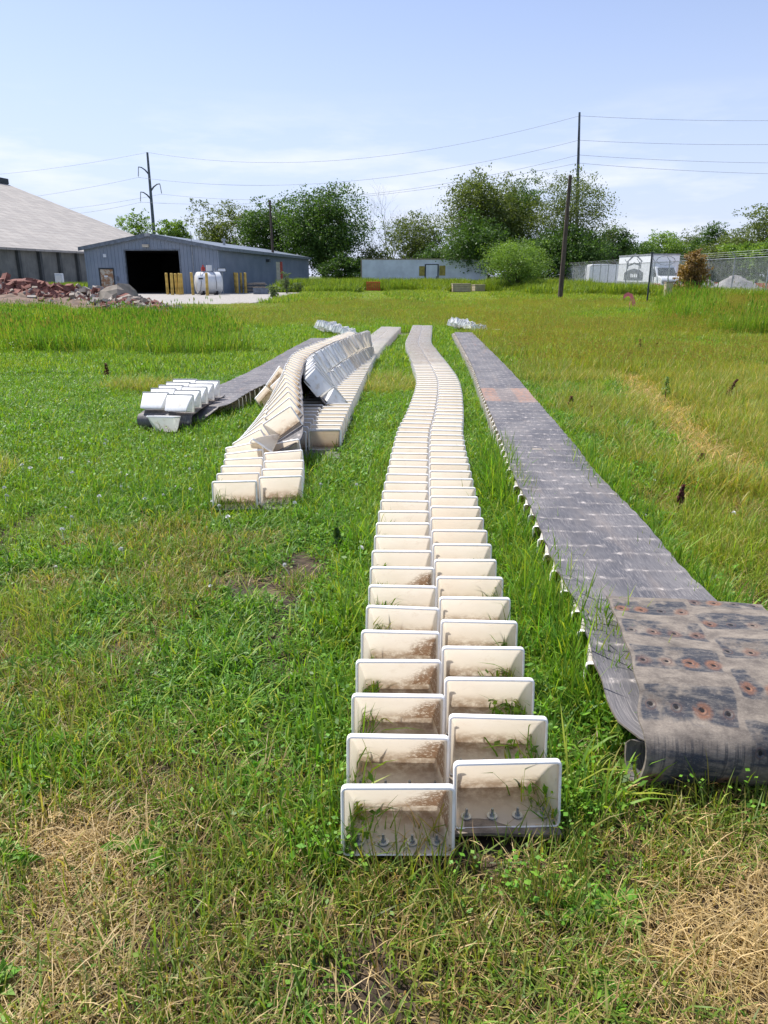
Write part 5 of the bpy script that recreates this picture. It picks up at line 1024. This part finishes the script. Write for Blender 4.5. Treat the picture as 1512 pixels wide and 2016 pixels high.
stalk(1257, 702, 668, 'left tall red brown dock stalk of a pair beyond the grey belt'); stalk(1287, 700, 674, 'right tall red brown dock stalk of the pair beyond the grey belt', lean=.05); stalk(1237, 720, 694, 'short thin dock stalk at the foot of the pair'); stalk(1419, 798, 747, 'leaning dark red dock stalk in the right-hand meadow', lean=.18, w=.045); stalk(1379, 925, 893, 'short curled brown dock stalk at right'); stalk(1334, 1008, 955, 'thin brown dock stalk nearest the belt roll', lean=.02, w=.022); stalk(1122, 812, 780, 'dark dry stalk close to the rusty splice of the belt'); stalk(1163, 820, 800, 'small dry stalk right of the rusty splice'); stalk(212, 750, 715, 'dark dry stalk in the long grass left of the white buckets'); stalk(408, 660, 634, 'dark dry stalk in the long grass beyond the left belt', w=.05)
stalk(1308, 795, 742, 'green spiky weed standing alone in the yellow meadow', 'leafC', .0, .06, None)
stalk(663, 1088, 1040, 'dark upright weed between the tangle and the central row', 'leafA', .0, .03, None)
g = G(1238, 618); fl = thing('ribbon_flag', 'bright pink ribbons tied to a thin stake in the meadow', 'marker flag', g); MB().cyl((0, 0, 0), .012, .85, 5).build('stake', M['wood'], fl)
for k, (a, z, s_) in enumerate(((2.6, .82, .38), (.5, .78, .30), (-1.2, .7, .42), (1.6, .6, .25))):
    m = MB(); d_ = Vector((math.cos(a), .2*math.sin(a), 0)); pts = [Vector((0, 0, z))+d_*s_*t+Vector((0, 0, .08*math.sin(t*4+k)-.28*t*(k != 0)*t)) for t in (0, .33, .66, 1)]; vs = []
    for p in pts: vs += [p+Vector((0, 0, .10)), p-Vector((0, .04, .08))]
    m.add(vs, [(0, 1, 3, 2), (2, 3, 5, 4), (4, 5, 7, 6)]); m.build('ribbon', M['pink'], fl)

# ------------------------------------------------------------------ camera, light, sky
cam = bpy.data.cameras.new('camera'); co = bpy.data.objects.new('camera', cam); COL.objects.link(co); SC.camera = co
cam.sensor_fit = 'VERTICAL'; cam.sensor_height = 24; cam.lens = 24*F/2016; cam.clip_end = 6000; cam.clip_start = .05
co.location = (0, 0, H); co.rotation_euler = (math.pi/2-P, 0, 0)
EL_, AZ = R(57), R(52)                             # sun ahead and to the left
sdir = Vector((-math.sin(AZ)*math.cos(EL_), math.cos(AZ)*math.cos(EL_), math.sin(EL_)))
sun = bpy.data.lights.new('sun', 'SUN'); sun.energy = 4.4; sun.angle = R(.5); sun.color = (1, .96, .90); so = bpy.data.objects.new('sun', sun); COL.objects.link(so); so.rotation_euler = sdir.to_track_quat('Z', 'Y').to_euler()
W = bpy.data.worlds.new('World'); SC.world = W; W.use_nodes = True; nt = W.node_tree; bg = nt.nodes['Background']; cl_ = None
sk_ = nt.nodes.new('ShaderNodeTexSky'); sk_.sky_type = 'NISHITA'; sk_.sun_disc = False; sk_.sun_elevation = EL_; sk_.sun_rotation = math.atan2(sdir.x, sdir.y); sk_.air_density = 1.0; sk_.dust_density = .7; sk_.ozone_density = 1.0; sk_.altitude = 200
tc = nt.nodes.new('ShaderNodeTexCoord'); mp_ = nt.nodes.new('ShaderNodeMapping'); mp_.inputs['Scale'].default_value = (2.0, 2.0, 10); nz_ = nt.nodes.new('ShaderNodeTexNoise'); nz_.inputs['Scale'].default_value = 2.1; nz_.inputs['Detail'].default_value = 7; nz_.inputs['Roughness'].default_value = .58
mr = nt.nodes.new('ShaderNodeMapRange'); mr.inputs[1].default_value = .47; mr.inputs[2].default_value = .80; mr.inputs[4].default_value = 1.0
sx3 = nt.nodes.new('ShaderNodeSeparateXYZ'); m2 = nt.nodes.new('ShaderNodeMapRange'); m2.inputs[1].default_value = .21; m2.inputs[2].default_value = .13; mu = nt.nodes.new('ShaderNodeMath'); mu.operation = 'MULTIPLY'
mx = nt.nodes.new('ShaderNodeMix'); mx.data_type = 'RGBA'; mx.inputs[7].default_value = (3.9, 4.5, 6.0, 1)
l = nt.links.new; l(tc.outputs['Generated'], mp_.inputs[0]); l(mp_.outputs[0], nz_.inputs['Vector']); l(nz_.outputs[0], mr.inputs[0]); l(tc.outputs['Generated'], sx3.inputs[0]); l(sx3.outputs[2], m2.inputs[0]); l(mr.outputs[0], mu.inputs[0]); l(m2.outputs[0], mu.inputs[1]); ad = nt.nodes.new('ShaderNodeMath'); ad.operation = 'ADD'; ad.inputs[1].default_value = .22; m3 = nt.nodes.new('ShaderNodeMapRange'); m3.interpolation_type = 'SMOOTHSTEP'; m3.inputs[1].default_value = .34; m3.inputs[2].default_value = .0; m3.inputs[4].default_value = .62; l(sx3.outputs[2], m3.inputs[0]); m4 = nt.nodes.new('ShaderNodeMath'); m4.operation = 'MAXIMUM'; m4.inputs[0].default_value = 0; cx_ = nt.nodes.new('ShaderNodeMix'); cx_.data_type = 'RGBA'; cx_.inputs[7].default_value = (6.1, 6.2, 6.6, 1); l(mu.outputs[0], cx_.inputs[0]); l(mx.outputs[2], cx_.inputs[6]); l(cx_.outputs[2], bg.inputs[0]); l(m3.outputs[0], m4.inputs[1]); l(m4.outputs[0], ad.inputs[0]); l(ad.outputs[0], mx.inputs[0]); ti = nt.nodes.new('ShaderNodeMix'); ti.data_type = 'RGBA'; ti.blend_type = 'MULTIPLY'; ti.inputs[0].default_value = 1; ti.inputs[7].default_value = (1.0, .93, 1.02, 1); l(sk_.outputs[0], ti.inputs[6]); l(ti.outputs[2], mx.inputs[6]); 
bg.inputs[1].default_value = .115
SC.view_settings.view_transform = 'Standard'; SC.view_settings.look = 'None'; SC.view_settings.exposure = .6; SC.view_settings.gamma = 1
SC.render.engine = 'CYCLES'; SC.cycles.max_bounces = 8; SC.cycles.transparent_max_bounces = 8
SC.render.resolution_x = 768; SC.render.resolution_y = 1024
